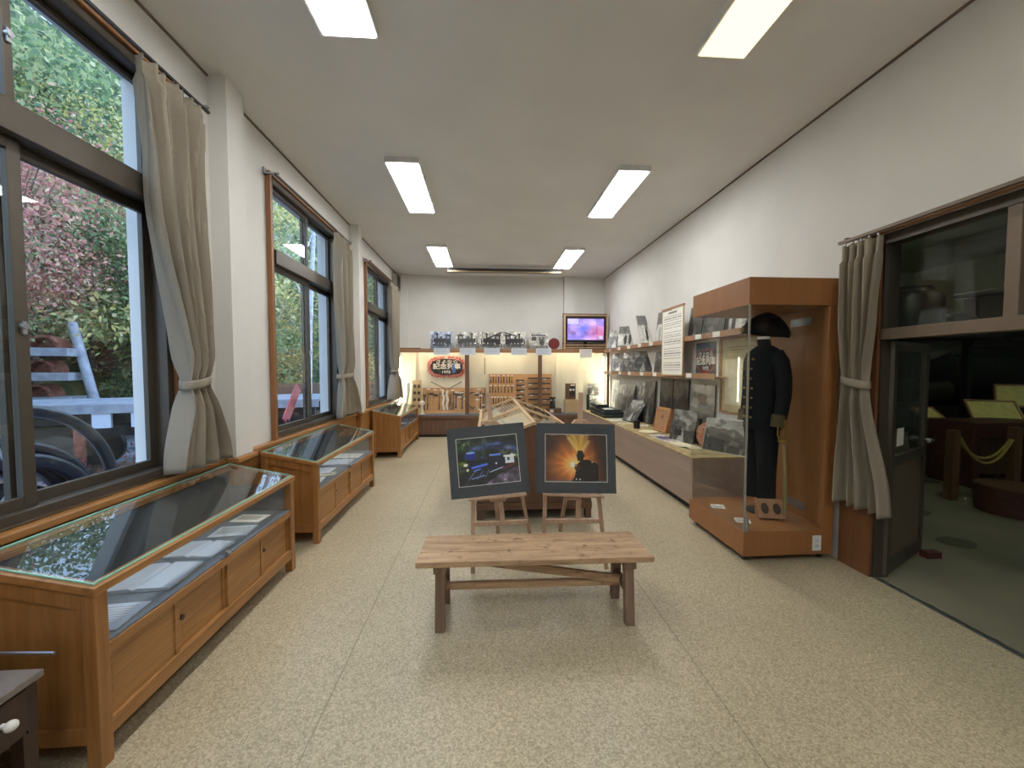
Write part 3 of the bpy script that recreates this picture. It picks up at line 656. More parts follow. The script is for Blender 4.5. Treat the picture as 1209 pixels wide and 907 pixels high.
text('記念列車', .14, 'white', r, (0, -.014, .005), off=.003, name='main_lettering', sx=1.12)
text('1975', .085, 'white', r, (-.02, -.014, -.118), off=.002, name='year_lettering', sx=1.2)
M['bluepatch'] = plain('blue_ribbon', (70, 100, 200), .5)
bm = B(); prism(bm, [(.12, -.14), (.2, -.12), (.17, .06), (.13, .06)], 'Y', -.019, -.016); put(bm, 'blue_ribbon', 'bluepatch', r)

# items inside the far cabinet
def ladder(p0, p1, r0=.008): bm = B(); tube(bm, [p0, p1], r0, 8); return bm
bm = B(); tube(bm, [(-1.22, 8.74, 1.19), (-.90, 8.73, 1.03)], .008, 8); sphere(bm, (-1.22, 8.74, 1.19), .016, 6); tag(put(bm, 'signal_rod', 'darksteel', smooth=True), 'thin grey rod slanting down to the right above the tool board in the far cabinet', 'rod')
bm = B(); tube(bm, [(-.57, 8.74, 1.19), (-.86, 8.73, 1.03)], .008, 8); sphere(bm, (-.57, 8.74, 1.19), .016, 6); tag(put(bm, 'signal_rod', 'darksteel', smooth=True), 'thin grey rod slanting down to the left above the tool board in the far cabinet', 'rod')
for k, (xa, xb) in enumerate(((-.98, -.93), (-.895, -.85))):
    bm = B(); n = 14; vs = []
    for i in range(n + 1):
        z = .53 + .48 * i / n; x = xa + .012 * math.sin(i * .9 + k); vs.append([bm.verts.new((x, 8.66, z)), bm.verts.new((x + .045, 8.655, z)), bm.verts.new((x + .045, 8.665, z)), bm.verts.new((x, 8.67, z))])
    for i in range(n):
        for j in range(4): bm.faces.new((vs[i][j], vs[i][(j + 1) % 4], vs[i + 1][(j + 1) % 4], vs[i + 1][j]))
    tag(put(bm, 'paper_streamer', 'white'), '%s white paper streamer hanging before the tool board in the far cabinet' % ('left', 'right')[k], 'streamer')
r = thing('tool_board', 'wide wooden board hung with hand tools at the left of the far cabinet', 'tool board', (0, 0, 0))
bm = B(); prism(bm, [(8.64, .497), (8.66, .497), (8.80, 1.06), (8.78, 1.06)], 'X', -1.43, -.02); put(bm, 'backboard', 'board', r)
bm = B(); box(bm, -.03, -.015, 8.63, 8.79, .5, 1.055); put(bm, 'side_panel', 'dark', r)
def yb(z): return 8.64 + (z - .497) * .2487 - .012
def handtool(x, z0, z1, kind, lab, grp='hand tools on the left tool board', ybf=yb, mt='darksteel'):
    r = thing('hand_tool', lab, 'tool', (x, ybf(z0), z0), 0, grp); r.rotation_euler = (-.2438, 0, 0); h = z1 - z0
    if kind == 'hammer':
        bm = B(); cyl(bm, (0, 0, 0), (0, 0, h * .92), .011, .009, 8); put(bm, 'handle', 'pale', r, smooth=True); bm = B(); box(bm, -.05, .05, -.014, .012, h * .88, h); put(bm, 'head', mt, r, bevel=.003)
    elif kind == 'wrench':
        bm = B(); box(bm, -.011, .011, -.006, .006, h * .12, h * .86); prism(bm, [(-.03, h * .84), (.03, h * .84), (.034, h), (.012, h), (.008, h * .91), (-.008, h * .91), (-.012, h), (-.034, h)], 'Y', -.008, .008); cyl(bm, (0, -.006, h * .07), (0, .006, h * .07), .022, n=12); put(bm, 'shaft', mt, r)
    elif kind == 'tongs':
        bm = B(); tube(bm, [(-.03, 0, 0), (-.012, 0, h * .5), (.01, 0, h * .7), (.02, 0, h)], .008, 7); tube(bm, [(.03, 0, 0), (.012, 0, h * .5), (-.01, 0, h * .7), (-.02, 0, h)], .008, 7); put(bm, 'jaw_and_handles', mt, r, smooth=True)
    elif kind == 'hook':
        bm = B(); tube(bm, [(.14, 0, h), (.02, 0, h), (-.04, 0, h * .85), (-.05, 0, h * .5), (-.02, 0, h * .15), (.05, 0, 0), (.1, 0, .03)], .014, 8); put(bm, 'iron_bar', mt, r, smooth=True)
    else:
        bm = B(); cyl(bm, (0, 0, 0), (0, 0, h * .35), .014, .012, 8); put(bm, 'handle', 'brownlid', r, smooth=True); bm = B(); box(bm, -.008, .008, -.004, .004, h * .35, h); put(bm, 'blade', mt, r)
kinds = ['wrench', 'chisel', 'hammer', 'hammer', 'chisel', 'hammer', 'tongs', 'chisel', 'wrench', 'hammer', 'wrench', 'hook', 'hammer', 'chisel', 'wrench']
xs = [-1.38, -1.31, -1.23, -1.13, -1.05, -.985 + .01, -.81, -.74, -.68, -.61, -.54, -.46 + .10, -.21, -.13, -.07]
kn = {'wrench': 'open-ended iron wrench', 'chisel': 'iron chisel with dark grip', 'hammer': 'wooden-handled iron hammer', 'tongs': 'pair of iron tongs', 'hook': 'large curved iron hook bar'}
for k, (kd, x) in enumerate(zip(kinds, xs)):
    handtool(x, .56 + .02 * (k % 3), .93 + .03 * ((k * 2) % 3), kd, '%s hung %s from the left on the left tool board' % (kn[kd], ORD[k]))
for k, (x, z) in enumerate([(-1.30, 1.02), (-1.15, 1.0), (-1.0, 1.0), (-.76, .99), (-.66, .94), (-.55, .93), (-.60, .84), (-.47, .8), (-.16, 1.01), (-.24, .93), (-.12, .87), (-.2, .78), (-.06, .66), (-.14, 1.03 - .47)]):
    bm = B(); yy = yb(z) - .002; box(bm, x - .04, x + .04, yy - .004, yy, z, z + .03)
    tag(put(bm, 'name_tag', 'white'), '%s small white name tag counted from the left end of the left tool board' % ORD[k], 'tag', 'name tags on the left tool board')
# slotted board, candlestick fitting, white ring shape with reflection
r = thing('slotted_board', 'narrow wooden board with two columns of dark fittings beside the left tool board', 'board', (-1.54, 8.60, .498), rot=(-.12, 0, 0))
bm = B(); box(bm, -.10, .10, 0, .02, 0, .74); put(bm, 'backboard', 'pale', r)
for i in range(4):
    for j in (-1, 1):
        bm = B(); sphere(bm, (j * .045, -.006, .16 + i * .15), .03, 6, 1.4); put(bm, 'fitting', 'darksteel', r, smooth=True)
bm = B(); tube(bm, [(-1.40, 8.54, .497), (-1.40, 8.54, .505), (-1.40, 8.54, .51), (-1.40, 8.54, .68), (-1.40, 8.54, .71), (-1.40, 8.54, .76), (-1.40, 8.54, .79)], [.05, .05, .02, .018, .05, .055, .02], 16)
tag(put(bm, 'lamp_stand', 'white', smooth=True), 'small white round-headed stand at the front left of the far cabinet floor', 'stand')
r = thing('ring_reflection_shape', 'white curved object with ring handle, partly a light reflection, left end of the far cabinet', 'fitting', (-1.73, 8.6, .497))  # white shape stands for an object plus a light reflection on glass
bm = B(); tube(bm, [(-.06, 0, 0), (-.06, 0, .12), (-.03, 0, .3), (0, 0, .5), (0, 0, .68)], [.06, .05, .045, .05, .055], 14); put(bm, 'body', 'white', r, smooth=True)
bm = B(); tube(bm, [(.06 + .06 * math.cos(a), 0, .6 + .1 * math.sin(a)) for a in [2 * PI * k / 20 for k in range(20)]], .009, 8, closed=True); put(bm, 'ring', 'white', r, smooth=True)
# centre tool board
r = thing('tool_board', 'big stepped wooden board with rows of small tools in the middle of the far cabinet', 'tool board', (0, 0, 0))
def yc(z): return 8.60 + (z - .497) * .2 - .012
bm = B(); prism(bm, [(8.60, .497), (8.62, .497), (8.795, 1.37), (8.775, 1.37)], 'X', .05, .90); put(bm, 'backboard', 'board', r)
bm = B(); prism(bm, [(8.60, .497), (8.62, .497), (8.795, 1.37), (8.775, 1.37)], 'X', .905, 1.50); put(bm, 'shelf_backboard', 'board', r)
bm = B()
for x0, x1, zs_ in ((.66, .89, (.86, .97, 1.08, 1.19)), (.93, 1.49, (.64, .76, .88, 1.0, 1.12, 1.24))):
    for z in zs_: box(bm, x0, x1, yc(z) - .03, yc(z) + .013, z, z + .018)
put(bm, 'narrow_shelf', 'board', r)
cnt = 0
rowsx = [(1.17, [.10, .16, .22, .28, .34, .40, .47, .53, .58]), (.95, [.09, .15, .21, .27, .34, .42, .50, .58]), (.69, [.10, .16, .22, .28, .34, .40, .47, .54, .60])]
for ri, (z, lst) in enumerate(rowsx):
    for k, x in enumerate(lst):
        q = thing('small_tool', '%s small tool from the left in the %s row of the middle tool board' % (ORD[k], ('top', 'middle', 'bottom')[ri]), 'tool', (x, yc(z), z), 0, 'small tools on the middle tool board'); q.rotation_euler = (-.197, 0, 0)
        bm = B(); cyl(bm, (0, 0, 0), (0, 0, .06), .014, .01, 8); put(bm, 'grip', 'brownlid', q, smooth=True); bm = B(); box(bm, -.007 - .006 * (k % 2), .007 + .006 * (k % 2), -.004, .004, .06, .14); put(bm, 'blade', 'darksteel', q)
ti = 0
for ri, (z, lst) in enumerate(((1.325, [.12, .19, .27, .40, .50, .59]), (1.10, [.10, .21, .31, .40, .50, .60]), (.84, [.13, .20, .27, .35, .43, .55, .63]))):
    for k, x in enumerate(lst):
        bm = B(); yy = yc(z) - .001; box(bm, x - .024, x + .024, yy - .004, yy, z, z + .022)
        tag(put(bm, 'name_tag', 'white'), '%s white name tag from the left above the %s tool row of the middle board' % (ORD[k], ('top', 'middle', 'bottom')[ri]), 'tag', 'name tags on the middle tool board')
for si, (x0, x1, zs_) in enumerate(((.66, .89, (.86, .97, 1.08, 1.19)), (.93, 1.49, (.64, .76, .88, 1.0, 1.12, 1.24)))):
    for k, z in enumerate(zs_):
        bm = B(); box(bm, x0 + .02, x1 - .03, yc(z) - .024, yc(z) - .004, z + .019, z + .05)
        tag(put(bm, 'iron_file', 'darksteel'), 'iron file on the %s narrow shelf up, %s column of the middle board' % (ORD[k], ('left', 'right')[si]), 'file', 'files on narrow shelves')
        bm = B(); xx = x0 + .12 + .03 * (k % 3) if si == 0 else (1.0, 1.32, 1.02, 1.34, 1.0, 1.33)[k]; box(bm, xx - .035, xx + .035, yc(z) - .036, yc(z) - .031, z - .002, z + .022)
        tag(put(bm, 'name_tag', 'white'), 'white name tag on the %s narrow shelf up, %s column of the middle board' % (ORD[k], ('left', 'right')[si]), 'tag', 'name tags on narrow shelves')
for k, x in enumerate((.73, .83)):
    handtool(x, .53, .84 - k * .06, 'hammer', '%s mallet hung below the narrow shelves of the middle board' % ('long-handled left', 'shorter right')[k], 'mallets on the middle board', yc)
bm = B(); box(bm, .02, .05, 8.78, 8.785, 1.2, 1.75)
for k in range(0): pass
bm.free()
bm = B(); prism(bm, [(-.045, 1.36), (-.02, 1.36), (-.02, 1.74), (-.045, 1.74)], 'Y', 8.795, 8.80); tag(put(bm, 'vertical_strip', 'aircon'), 'thin vertical grey caption strip on the lining left of the middle tool board', 'caption strip')
# machine, switchboard, stacked frames on the right
r = thing('brass_telegraph', 'dark telegraph instrument with two bells on a brown wooden base in the far cabinet', 'telegraph instrument', (1.50, 8.52, .497))
bm = B(); box(bm, -.17, .17, -.09, .09, 0, .11); put(bm, 'wooden_base', 'dark', r, bevel=.004)
bm = B(); loft(bm, [ell(-.02, 0, .111, .075, .06, 14), ell(-.02, 0, .2, .06, .05, 14), ell(-.02, 0, .33, .055, .045, 14)]); box(bm, -.09, .05, -.03, .03, .33, .36); put(bm, 'body', 'blackm', r, smooth=True)
for x in (-.06, .02):
    bm = B(); sphere(bm, (x, -.055, .29), .026, 8); put(bm, 'bell', 'steel', r, smooth=True)
bm = B(); box(bm, -.09, -.01, -.097, -.092, .02, .09); put(bm, 'label', 'white', r)
r = thing('signal_instrument', 'tall wooden signalling instrument with dark dials on a lighter box in the far cabinet', 'instrument', (1.92, 8.62, .497))
bm = B(); box(bm, -.15, .15, -.08, .08, 0, .30); put(bm, 'lower_box', 'pale', r, bevel=.004)
bm = B(); box(bm, -.12, .10, -.05, .06, .301, .66); put(bm, 'upper_box', 'dark', r, bevel=.004)
for x in (-.02, .05):
    bm = B(); cyl(bm, (x, -.062, .52), (x, -.0505, .52), .026, n=16); put(bm, 'dial', 'white', r)
bm = B(); box(bm, -.04, .09, -.056, -.0505, .38, .6); put(bm, 'dial_plate', 'darksteel', r)
bm = B(); box(bm, -.02, .08, -.056, -.0505, .61, .64); put(bm, 'label', 'white', r)
o = picture('photo_print', cv_land(77, 34, 34), .26, .25, .01, loc=(2.47, 8.74, .9), rot=(-.1, 0, 0)); tag(o, 'dark photograph at the top of the stack at the right end of the far cabinet', 'photograph')
bm = B(); box(bm, 2.33, 2.60, 8.735, 8.80, .497, .895); tag(put(bm, 'display_block', 'plastic_dark'), 'dark display block carrying a photograph at the right end of the far cabinet', 'display block')
o = picture('photo_print', cv_land(78, 34, 34, .85), .24, .26, .006, loc=(2.49, 8.66, .62), rot=(-.1, 0, 0)); tag(o, 'pale print standing under the dark photograph at the right end of the far cabinet', 'photograph')

# ------------------------------------------------------------ gabled centre cases
def gable_case(y0, L_, label, seed):
    x0, x1, ze, zr = -.10, 1.05, .735, .945; xm = (x0 + x1) / 2; hw = (x1 - x0) / 2; h = L_ / 2
    r = thing('gabled_display_case', label, 'display case', (xm, y0 + h, 0), 0, 'two gabled display cases end to end')
    for sx in (-1, 1):
        for sy in (-1, 1):
            bm = B(); cx, cy = sx * (hw - .03), sy * (h - .03); box(bm, cx - .03, cx + .03, cy - .03, cy + .03, 0, .165); put(bm, 'leg', 'dark', r)
    bm = B(); box(bm, -hw, hw, -h, h, .17, .62); put(bm, 'body', 'dark', r, bevel=.003)
    bm = B(); box(bm, -hw - .003, hw + .003, -h - .012, -h - .0005, .10, .168); box(bm, -hw, hw, h - .03, h, .10, .168); box(bm, hw - .02, hw, -h, h - .03, .10, .168); box(bm, -hw, -hw + .02, -h, h - .03, .10, .168); put(bm, 'lower_rail', 'darkx', r)
    # tray boards below the glass
    bm = B(); prism(bm, [(-hw, .621), (hw, .621), (hw, ze - .04), (0, zr - .05), (-hw, ze - .04)], 'Y', -h + .02, h - .02); put(bm, 'sloping_tray', 'cream', r)
    for sy in (-1, 1):
        bm = B(); ya, yb_ = (h - .018, h) if sy > 0 else (-h, -h + .018); prism(bm, [(-hw, .621), (hw, .621), (hw, ze), (0, zr), (-hw, ze)], 'Y', ya, yb_)
        put(bm, 'gable_end', 'dark', r)
    bm = B(); th = .022
    for s in (-1, 1):
        for ya, yb_ in ((-h - .006, -h + .03), (h - .03, h + .006)):
            prism(bm, [(s * (hw + .01), ze), (s * .02, zr), (s * .02, zr + th), (s * (hw + .01), ze + th)], 'Y', ya, yb_)
        sl = (zr - ze) / hw; prism(bm, [(s * (hw + .01), ze - .002), (s * (hw - .03), ze + .03 * sl), (s * (hw - .03), ze + .03 * sl + th), (s * (hw + .01), ze + th)], 'Y', -h + .03, h - .03)
    prism(bm, [(-.02, zr - .004), (.02, zr - .004), (.02, zr + th), (0, zr + th + .006), (-.02, zr + th)], 'Y', -h - .006, h + .006); put(bm, 'glazing_bars', 'pale', r)
    for s in (-1, 1):
        bm = B(); sl = (zr - ze) / hw; prism(bm, [(s * (hw - .031), ze + .031 * sl + .008), (s * .021, zr - .02 * sl + .008), (s * .021, zr - .02 * sl + .013), (s * (hw - .031), ze + .031 * sl + .013)], 'Y', -h + .031, h - .031); put(bm, 'sloping_glass', 'cpane', r)
    # exhibits on the sloping trays
    rnd = random.Random(seed); ang = math.atan2(zr - .05 - (ze - .04), hw)
    for s in (-1, 1):
        for k in range(4):
            yy = y0 + .2 + k * (L_ - .35) / 3.2; xx = xm + s * (.18 + .16 * (k % 2)); wx, wy = rnd.uniform(.2, .3), rnd.uniform(.2, .28)
            zz = zr - .05 - abs(xx - xm) * math.tan(ang) + .002
            mt = ['cream', 'white', 'bluepaper', 'white'][k] if s < 0 else ['white', 'plastic_dark', 'cream', 'laminate'][k]
            bm = B(); box(bm, -wx / 2, wx / 2, -wy / 2, wy / 2, 0, .006)
            o = put(bm, 'exhibit_sheet', mt); o.location = (xx, yy, zz + .004); o.rotation_euler = (0, s * ang, rnd.uniform(-.03, .03))
            tag(o, '%s sheet, %s from the camera, on the %s slope of the %s gabled case' % ({'cream': 'cream', 'white': 'white', 'bluepaper': 'pale blue', 'plastic_dark': 'dark', 'laminate': 'pinkish brown'}[mt], ORD[k], 'left' if s < 0 else 'right', 'nearer' if seed == 1 else 'farther'), 'sheet', 'sheets in the gabled cases')
gable_case(3.75, 1.53, 'brown wooden case with a gabled glass top, nearer of the two behind the easels', 1)
gable_case(5.30, 1.53, 'brown wooden case with a gabled glass top, farther of the two toward the far cabinet', 2)

# ------------------------------------------------------------ right-hand counter and shelves
r = thing('low_counter', 'long low counter with pinkish brown front along the right wall', 'counter', (0, 0, 0))
bm = B(); box(bm, 2.12, 2.755, 3.79, 8.355, .08, .565); put(bm, 'counter_body', 'laminate', r, bevel=.002)
bm = B(); box(bm, 2.17, 2.755, 3.83, 8.355, 0, .079); put(bm, 'toe_kick', 'blackm', r)
bm = B(); box(bm, 2.115, 2.755, 3.785, 8.355, .566, .580); put(bm, 'counter_top', 'ctop', r)
for z, y0, nm in ((1.86, 3.62, 'upper'), (1.385, 4.20, 'lower')):
    r = thing('wall_shelf', '%s narrow wooden shelf holding photographs on the right wall' % nm, 'shelf', (0, 0, 0))
    bm = B(); box(bm, 2.60, 2.757, y0, 8.34, z, z + .018); put(bm, 'shelf_board', 'ledgey', r)
    bm = B(); box(bm, 2.585, 2.5995, y0, 8.34, z - .01, z + .055); put(bm, 'front_lip', 'ledgey', r, bevel=.002)
RW = (0, 0, -PI / 2)    # a picture facing -X
def wpic(cv, y0, y1, z, H, label, x=2.68, lean=.12, roll=0, yaw=0, grp='photographs on the right wall shelves', T=.012, edge=(.16, .15, .14), name='photo_print', cat='photograph', border=0, bcol=(.9, .9, .88)):
    W = y1 - y0; o = picture(name, cv, W, H, T, edge=edge, border=border, bcol=bcol)
    # local x axis points toward the camera (-Y world)
    mt = Matrix.Translation((x, (y0 + y1) / 2, z)) @ Matrix.Rotation(-PI / 2 + yaw, 4, 'Z') @ Matrix.Rotation(-lean, 4, 'X') @ Matrix.Rotation(roll, 4, 'Y')
    o.matrix_world = mt; tag(o, label, cat, grp); return o
u = 1.88; W_ = 'the upper right wall shelf'
wpic(cv_land(11, 30, 30, .66), 7.62, 7.90, u + .04, .44, 'pale photograph at the far end of ' + W_, x=2.62, yaw=1.0, lean=.5)
wpic(cv_people(12), 6.98, 7.26, u + .04, .46, 'photograph of figures, second from the far end of ' + W_, x=2.62, yaw=1.1, lean=.55)
wpic(cv_people(13), 6.12, 6.30, u + .04, .64, 'tall narrow photograph leaning far back on ' + W_, x=2.63, yaw=1.4, lean=.65, border=.012)
wpic(cv_people(14), 5.56, 5.98, u, .50, 'upright dark photograph just beyond the framed text on ' + W_)
wpic(cv_land(15, 30, 34, .4), 4.66, 4.98, u, .42, 'dark photograph on the near side of the framed text, ' + W_)
wpic(cv_land(16, 30, 34, .6), 4.20, 4.62, u, .36, 'grey landscape photograph behind the uniform case glass on ' + W_)
wpic(cv_people(17, 30, 30), 3.72, 4.12, u, .30, 'brownish photograph nearest the camera on ' + W_, edge=(.5, .35, .25))
l_ = 1.405; W2 = 'the lower right wall shelf'
wpic(cv_land(21, 30, 30, .85), 7.35, 7.65, l_ + .04, .42, 'pale photograph farthest along ' + W2, x=2.62, yaw=1.05, lean=.6)
wpic(cv_land(22, 30, 30, .75), 6.72, 7.0, l_ + .04, .42, 'light photograph second from the far end of ' + W2, x=2.62, yaw=1.1, lean=.6)
wpic(cv_land(23, 30, 30, .5), 6.14, 6.42, l_ + .04, .42, 'grey photograph leaning back, third from the far end of ' + W2, x=2.62, yaw=1.1, lean=.6)
wpic(cv_land(24, 30, 30, .45), 5.58, 6.0, l_, .36, 'dark photograph just beyond the framed text on ' + W2)
for z, zt, lst in ((1.86, 1.862, (7.9, 7.35, 6.85, 6.35, 5.9, 4.55, 4.18)), (1.385, 1.387, (7.85, 7.3, 6.8, 6.25, 5.75, 4.75))):
    for k, y in enumerate(lst):
        bm = B(); box(bm, 2.580, 2.5845, y - .065, y + .065, zt - .008, zt + .05)
        tag(put(bm, 'caption_tag', 'white'), '%s white caption tag from the far end on the %s right wall shelf' % (ORD[k], 'upper' if z > 1.5 else 'lower'), 'tag', 'caption tags on the right wall shelves')
# framed long text
r = thing('framed_text', 'tall white sheet of text in a pale wooden frame hung in front of the shelves', 'framed text', (2.565, 5.17, 1.40))
r.rotation_euler = (0, -.0, 0)
c = Cv(70, 100, (.93, .92, .88)); rn = random.Random(5)
c.rect(.3, .7, .945, .965, (.5, .48, .46))
for k in range(24):
    v = .90 - k * .036
    if k in (6, 13, 19): continue
    x_ = .08
    while x_ < .9:
        ln = rn.uniform(.03, .10); c.rect(x_, min(.92, x_ + ln), v, v + .012, (.52, .5, .48)); x_ += ln + .02
o = picture('text_sheet', c, .58, .89, .006, r, (0, 0, .015), (0, 0, -PI / 2), edge=(.9, .9, .85))
bm = B(); box(bm, -.008, .008, -.30, -.29, 0, .92); box(bm, -.008, .008, .29, .30, 0, .92); box(bm, -.008, .008, -.29, .29, 0, .014); put(bm, 'frame_side', 'pale', r)
bm = B(); box(bm, -.012, .012, -.31, .31, .92, .945); put(bm, 'top_rod', 'ledgey', r)
# train poster
r = thing('framed_poster', 'white-framed print of the oval farewell train headboard on the right wall', 'poster', (2.745, 4.64, 1.395))
bm = B()
for a in ((-.012, .004, -.27, -.235, 0, .46), (-.012, .004, .235, .27, 0, .46), (-.012, .004, -.235, .235, 0, .03), (-.012, .004, -.235, .235, .43, .46)): box(bm, *a)
put(bm, 'frame', 'white', r, bevel=.002)
c = Cv(50, 50, (.3, .33, .36)); c.noise(.2, 5, 1); c.ell(.5, .42, .47, .4, (.62, .27, .25)); c.ell(.5, .42, .42, .33, (.1, .1, .1)); c.rect(0, 1, .8, 1, (.35, .42, .48)); c.noise(.2, 12, 2)
picture('poster_print', c, .44, .39, .004, r, (-.006, 0, .035), (0, 0, -PI / 2))
text('さよなら', .08, 'white', r, (-.0095, 0, .27), (PI / 2, 0, -PI / 2), 'upper_lettering', .002, .0005)
text('記念列車', .105, 'white', r, (-.0095, 0, .19), (PI / 2, 0, -PI / 2), 'main_lettering', .003, .0005)
text('1975', .07, 'white', r, (-.0095, 0, .10), (PI / 2, 0, -PI / 2), 'year_lettering', .002, .0005)
# framed yellowed certificate
r = thing('framed_certificate', 'large yellowed certificate in a thin brown frame seen through the uniform case', 'framed certificate', (2.75, 4.01, .99))
bm = B(); H = .86
for a in ((-.02, .004, -.325, -.30, 0, H), (-.02, .004, .30, .325, 0, H), (-.02, .004, -.30, .30, 0, .025), (-.02, .004, -.30, .30, H - .025, H)): box(bm, *a)
put(bm, 'frame', 'ledgey', r)
c = Cv(60, 90, (.80, .74, .58)); c.noise(.08, 5, 2); c.rect(.15, .9, .88, .89, (.5, .45, .35)); c.rect(.2, .8, .84, .85, (.55, .5, .4)); c.rect(.1, .92, .1, .72, (.88, .84, .74)); c.noise(.05, 20, 3)
picture('certificate', c, .6, H - .05, .006, r, (-.004, 0, .025), (0, 0, -PI / 2))
bm = B(); box(bm, -.016, -.012, -.3, .3, .025, H - .025); put(bm, 'glass', 'cpane', r)
# panels under the lower shelf
b0 = .581; pn = 'standing on the low counter'
def cpic(cv, y0, y1, H, lab, x=2.70, lean=.08, roll=0, z=b0, **k): return wpic(cv, y0, y1, z, H, lab, x, lean, roll, grp='panels leaning below the lower shelf', **k)
cpic(cv_land(31, 30, 40, .82), 7.75, 8.2, .68, 'pale framed panel farthest along the counter, ' + pn, border=.02)
cpic(cv_land(32, 30, 40, .78), 7.2, 7.7, .60, 'yellowish pale panel, second from the far end, ' + pn, x=2.66, lean=.12, roll=-.04)
cpic(cv_land(33, 30, 40, .5), 6.75, 7.25, .62, 'mottled grey panel, third from the far end, ' + pn, x=2.58, lean=.16, roll=.05, z=b0 + .005)
cpic(cv_land(34, 30, 40, .8), 6.45, 6.85, .66, 'light panel partly hidden behind a slanted photograph ' + pn, x=2.7)
cpic(cv_land(35, 30, 40, .4), 5.98, 6.38, .68, 'tall dark mountain photograph ' + pn, x=2.66, lean=.10, roll=-.05, z=b0 + .02)
cpic(cv_land(36, 30, 44, .30), 5.46, 5.88, .76, 'dark landscape panel left of its twin ' + pn, x=2.72, lean=.03)
cpic(cv_land(37, 30, 44, .30), 5.02, 5.44, .76, 'dark landscape panel right of its twin ' + pn, x=2.72, lean=.03)
cpic(cv_land(38, 20, 44, .72), 4.42, 4.95, .72, 'light grey upright panel below the framed poster', x=2.72, lean=.03)
# objects lying on the counter
r = thing('album_rack', 'stack of dark green binders with white papers at the far end of the low counter', 'binder stack', (2.38, 7.35, b0))
for k, (x0, x1, y0, y1, z0, z1) in enumerate(((-.22, .2, -.42, .5, 0, .05), (-.18, .2, -.3, .48, .051, .10), (-.16, .16, -.28, .3, .101, .14), (-.2, .05, .1, .5, .141, .2))):
    bm = B(); box(bm, x0, x1, y0, y1, z0, z1); put(bm, 'binder', 'plastic_dark', r, bevel=.006)
bm = B(); box(bm, -.16, .02, -.27, -.1, .141, .15); put(bm, 'loose_paper', 'white', r)
def flat(x, y, wx, wy, rz, lab, mat, t=.006, name='leaflet', cat='leaflet', z=b0): return doc(x, y, wx, wy, rz, lab, mat, t, z, grp='papers on the low counter', name=name, cat=cat)
flat(2.34, 6.66, .36, .26, 0, 'white sheet in front of the dark binders on the low counter', 'white', .008)
flat(2.30, 6.22, .22, .16, .3, 'small cream leaflet beyond the dark cup on the low counter', 'cream')
flat(2.50, 6.0, .18, .14, -.3, 'second small cream leaflet beside the dark cup on the low counter', 'white')
o = picture('photo_print', cv_land(41, 34, 34, .6), .34, .42, .02, edge=(.15, .15, .15))
o.matrix_world = Matrix.Translation((2.44, 6.42, b0 + .012)) @ Matrix.Rotation(-PI / 2 + .35, 4, 'Z') @ Matrix.Rotation(-.62, 4, 'X'); tag(o, 'pale grey photograph leaning back steeply beside the dark binders', 'photograph')
bm = B(); box(bm, -.07, .07, .05, .30, 0, .18); o = put(bm, 'display_block', 'plastic_dark'); o.location = (2.52, 6.42, b0 + .001); o.rotation_euler = (0, 0, -PI / 2 + .35); tag(o, 'dark wedge block supporting the pale grey slanted photograph', 'display block')
bm = B(); tube(bm, [(2.30, 5.72, b0), (2.30, 5.72, b0 + .12)], [.045, .05], 20); tag(put(bm, 'dark_cup', 'blackm', smooth=True), 'small black cylindrical cup on the low counter', 'cup')
bm = B(); cyl(bm, (2.33, 5.37, b0), (2.33, 5.37, b0 + .012), .12, .135, 28); tag(put(bm, 'plate', 'cream', smooth=True), 'round cream plate lying in front of the wooden plaque', 'plate')
bm = B(); cyl(bm, (2.55, 5.02, b0), (2.55, 5.02, b0 + .01), .05, .05, 20); tag(put(bm, 'plate', 'white', smooth=True), 'small white disc right of the wooden plaque on the low counter', 'plate')
r = thing('wooden_plaque', 'orange-brown wooden box plaque leaning back on the low counter', 'plaque', (2.50, 5.40, b0 + .002), rot=(0, 0, -PI / 2 + .12))
mt = Matrix.Rotation(-.25, 4, 'X')
bm = B(); box(bm, -.17, .17, 0, .10, 0.0, .36, mt); put(bm, 'box_body', 'ledgey', r, bevel=.006)
bm = B()
for a in ((-.16, .16, -.012, -.001, .01, .03), (-.16, .16, -.012, -.001, .33, .35), (-.16, -.14, -.012, -.001, .03, .33), (.14, .16, -.012, -.001, .03, .33)): box(bm, *a, mt)
put(bm, 'raised_rim', 'board', r)
bm = B(); box(bm, -.02, .02, -.004, -.001, .2, .24, mt); put(bm, 'dark_mark', 'dark', r)
r = thing('snow_scene_photograph', 'grey snow scene panel leaning on a dark support near the wooden plaque', 'photograph', (2.42, 4.62, b0 + .002), rot=(0, 0, -PI / 2 + .25))
o = picture('print', cv_land(51, 44, 52, .55), .40, .40, .012, r, rot=(-.22, 0, 0), edge=(.15, .15, .15))
bm = B(); box(bm, .03, .18, .12, .16, 0, .3); put(bm, 'support', 'plastic_dark', r)
r = thing('landscape_photograph', 'large grey landscape photograph nearest the near end of the low counter', 'photograph', (2.56, 3.98, b0 + .002), rot=(0, 0, -PI / 2 + .55))
picture('print', cv_land(52, 60, 52, .60), .46, .37, .012, r, rot=(-.30, 0, 0), edge=(.75, .75, .72), border=.012, bcol=(.85, .85, .82))
bm = B(); box(bm, -.1, .1, .13, .15, 0, .2); put(bm, 'support', 'aircon', r)
r = thing('wood_slice', 'pinkish round wood slice standing on edge between two grey photographs', 'wood slice', (2.55, 4.30, b0 + .002), rot=(0, 0, -PI / 2 + .3))
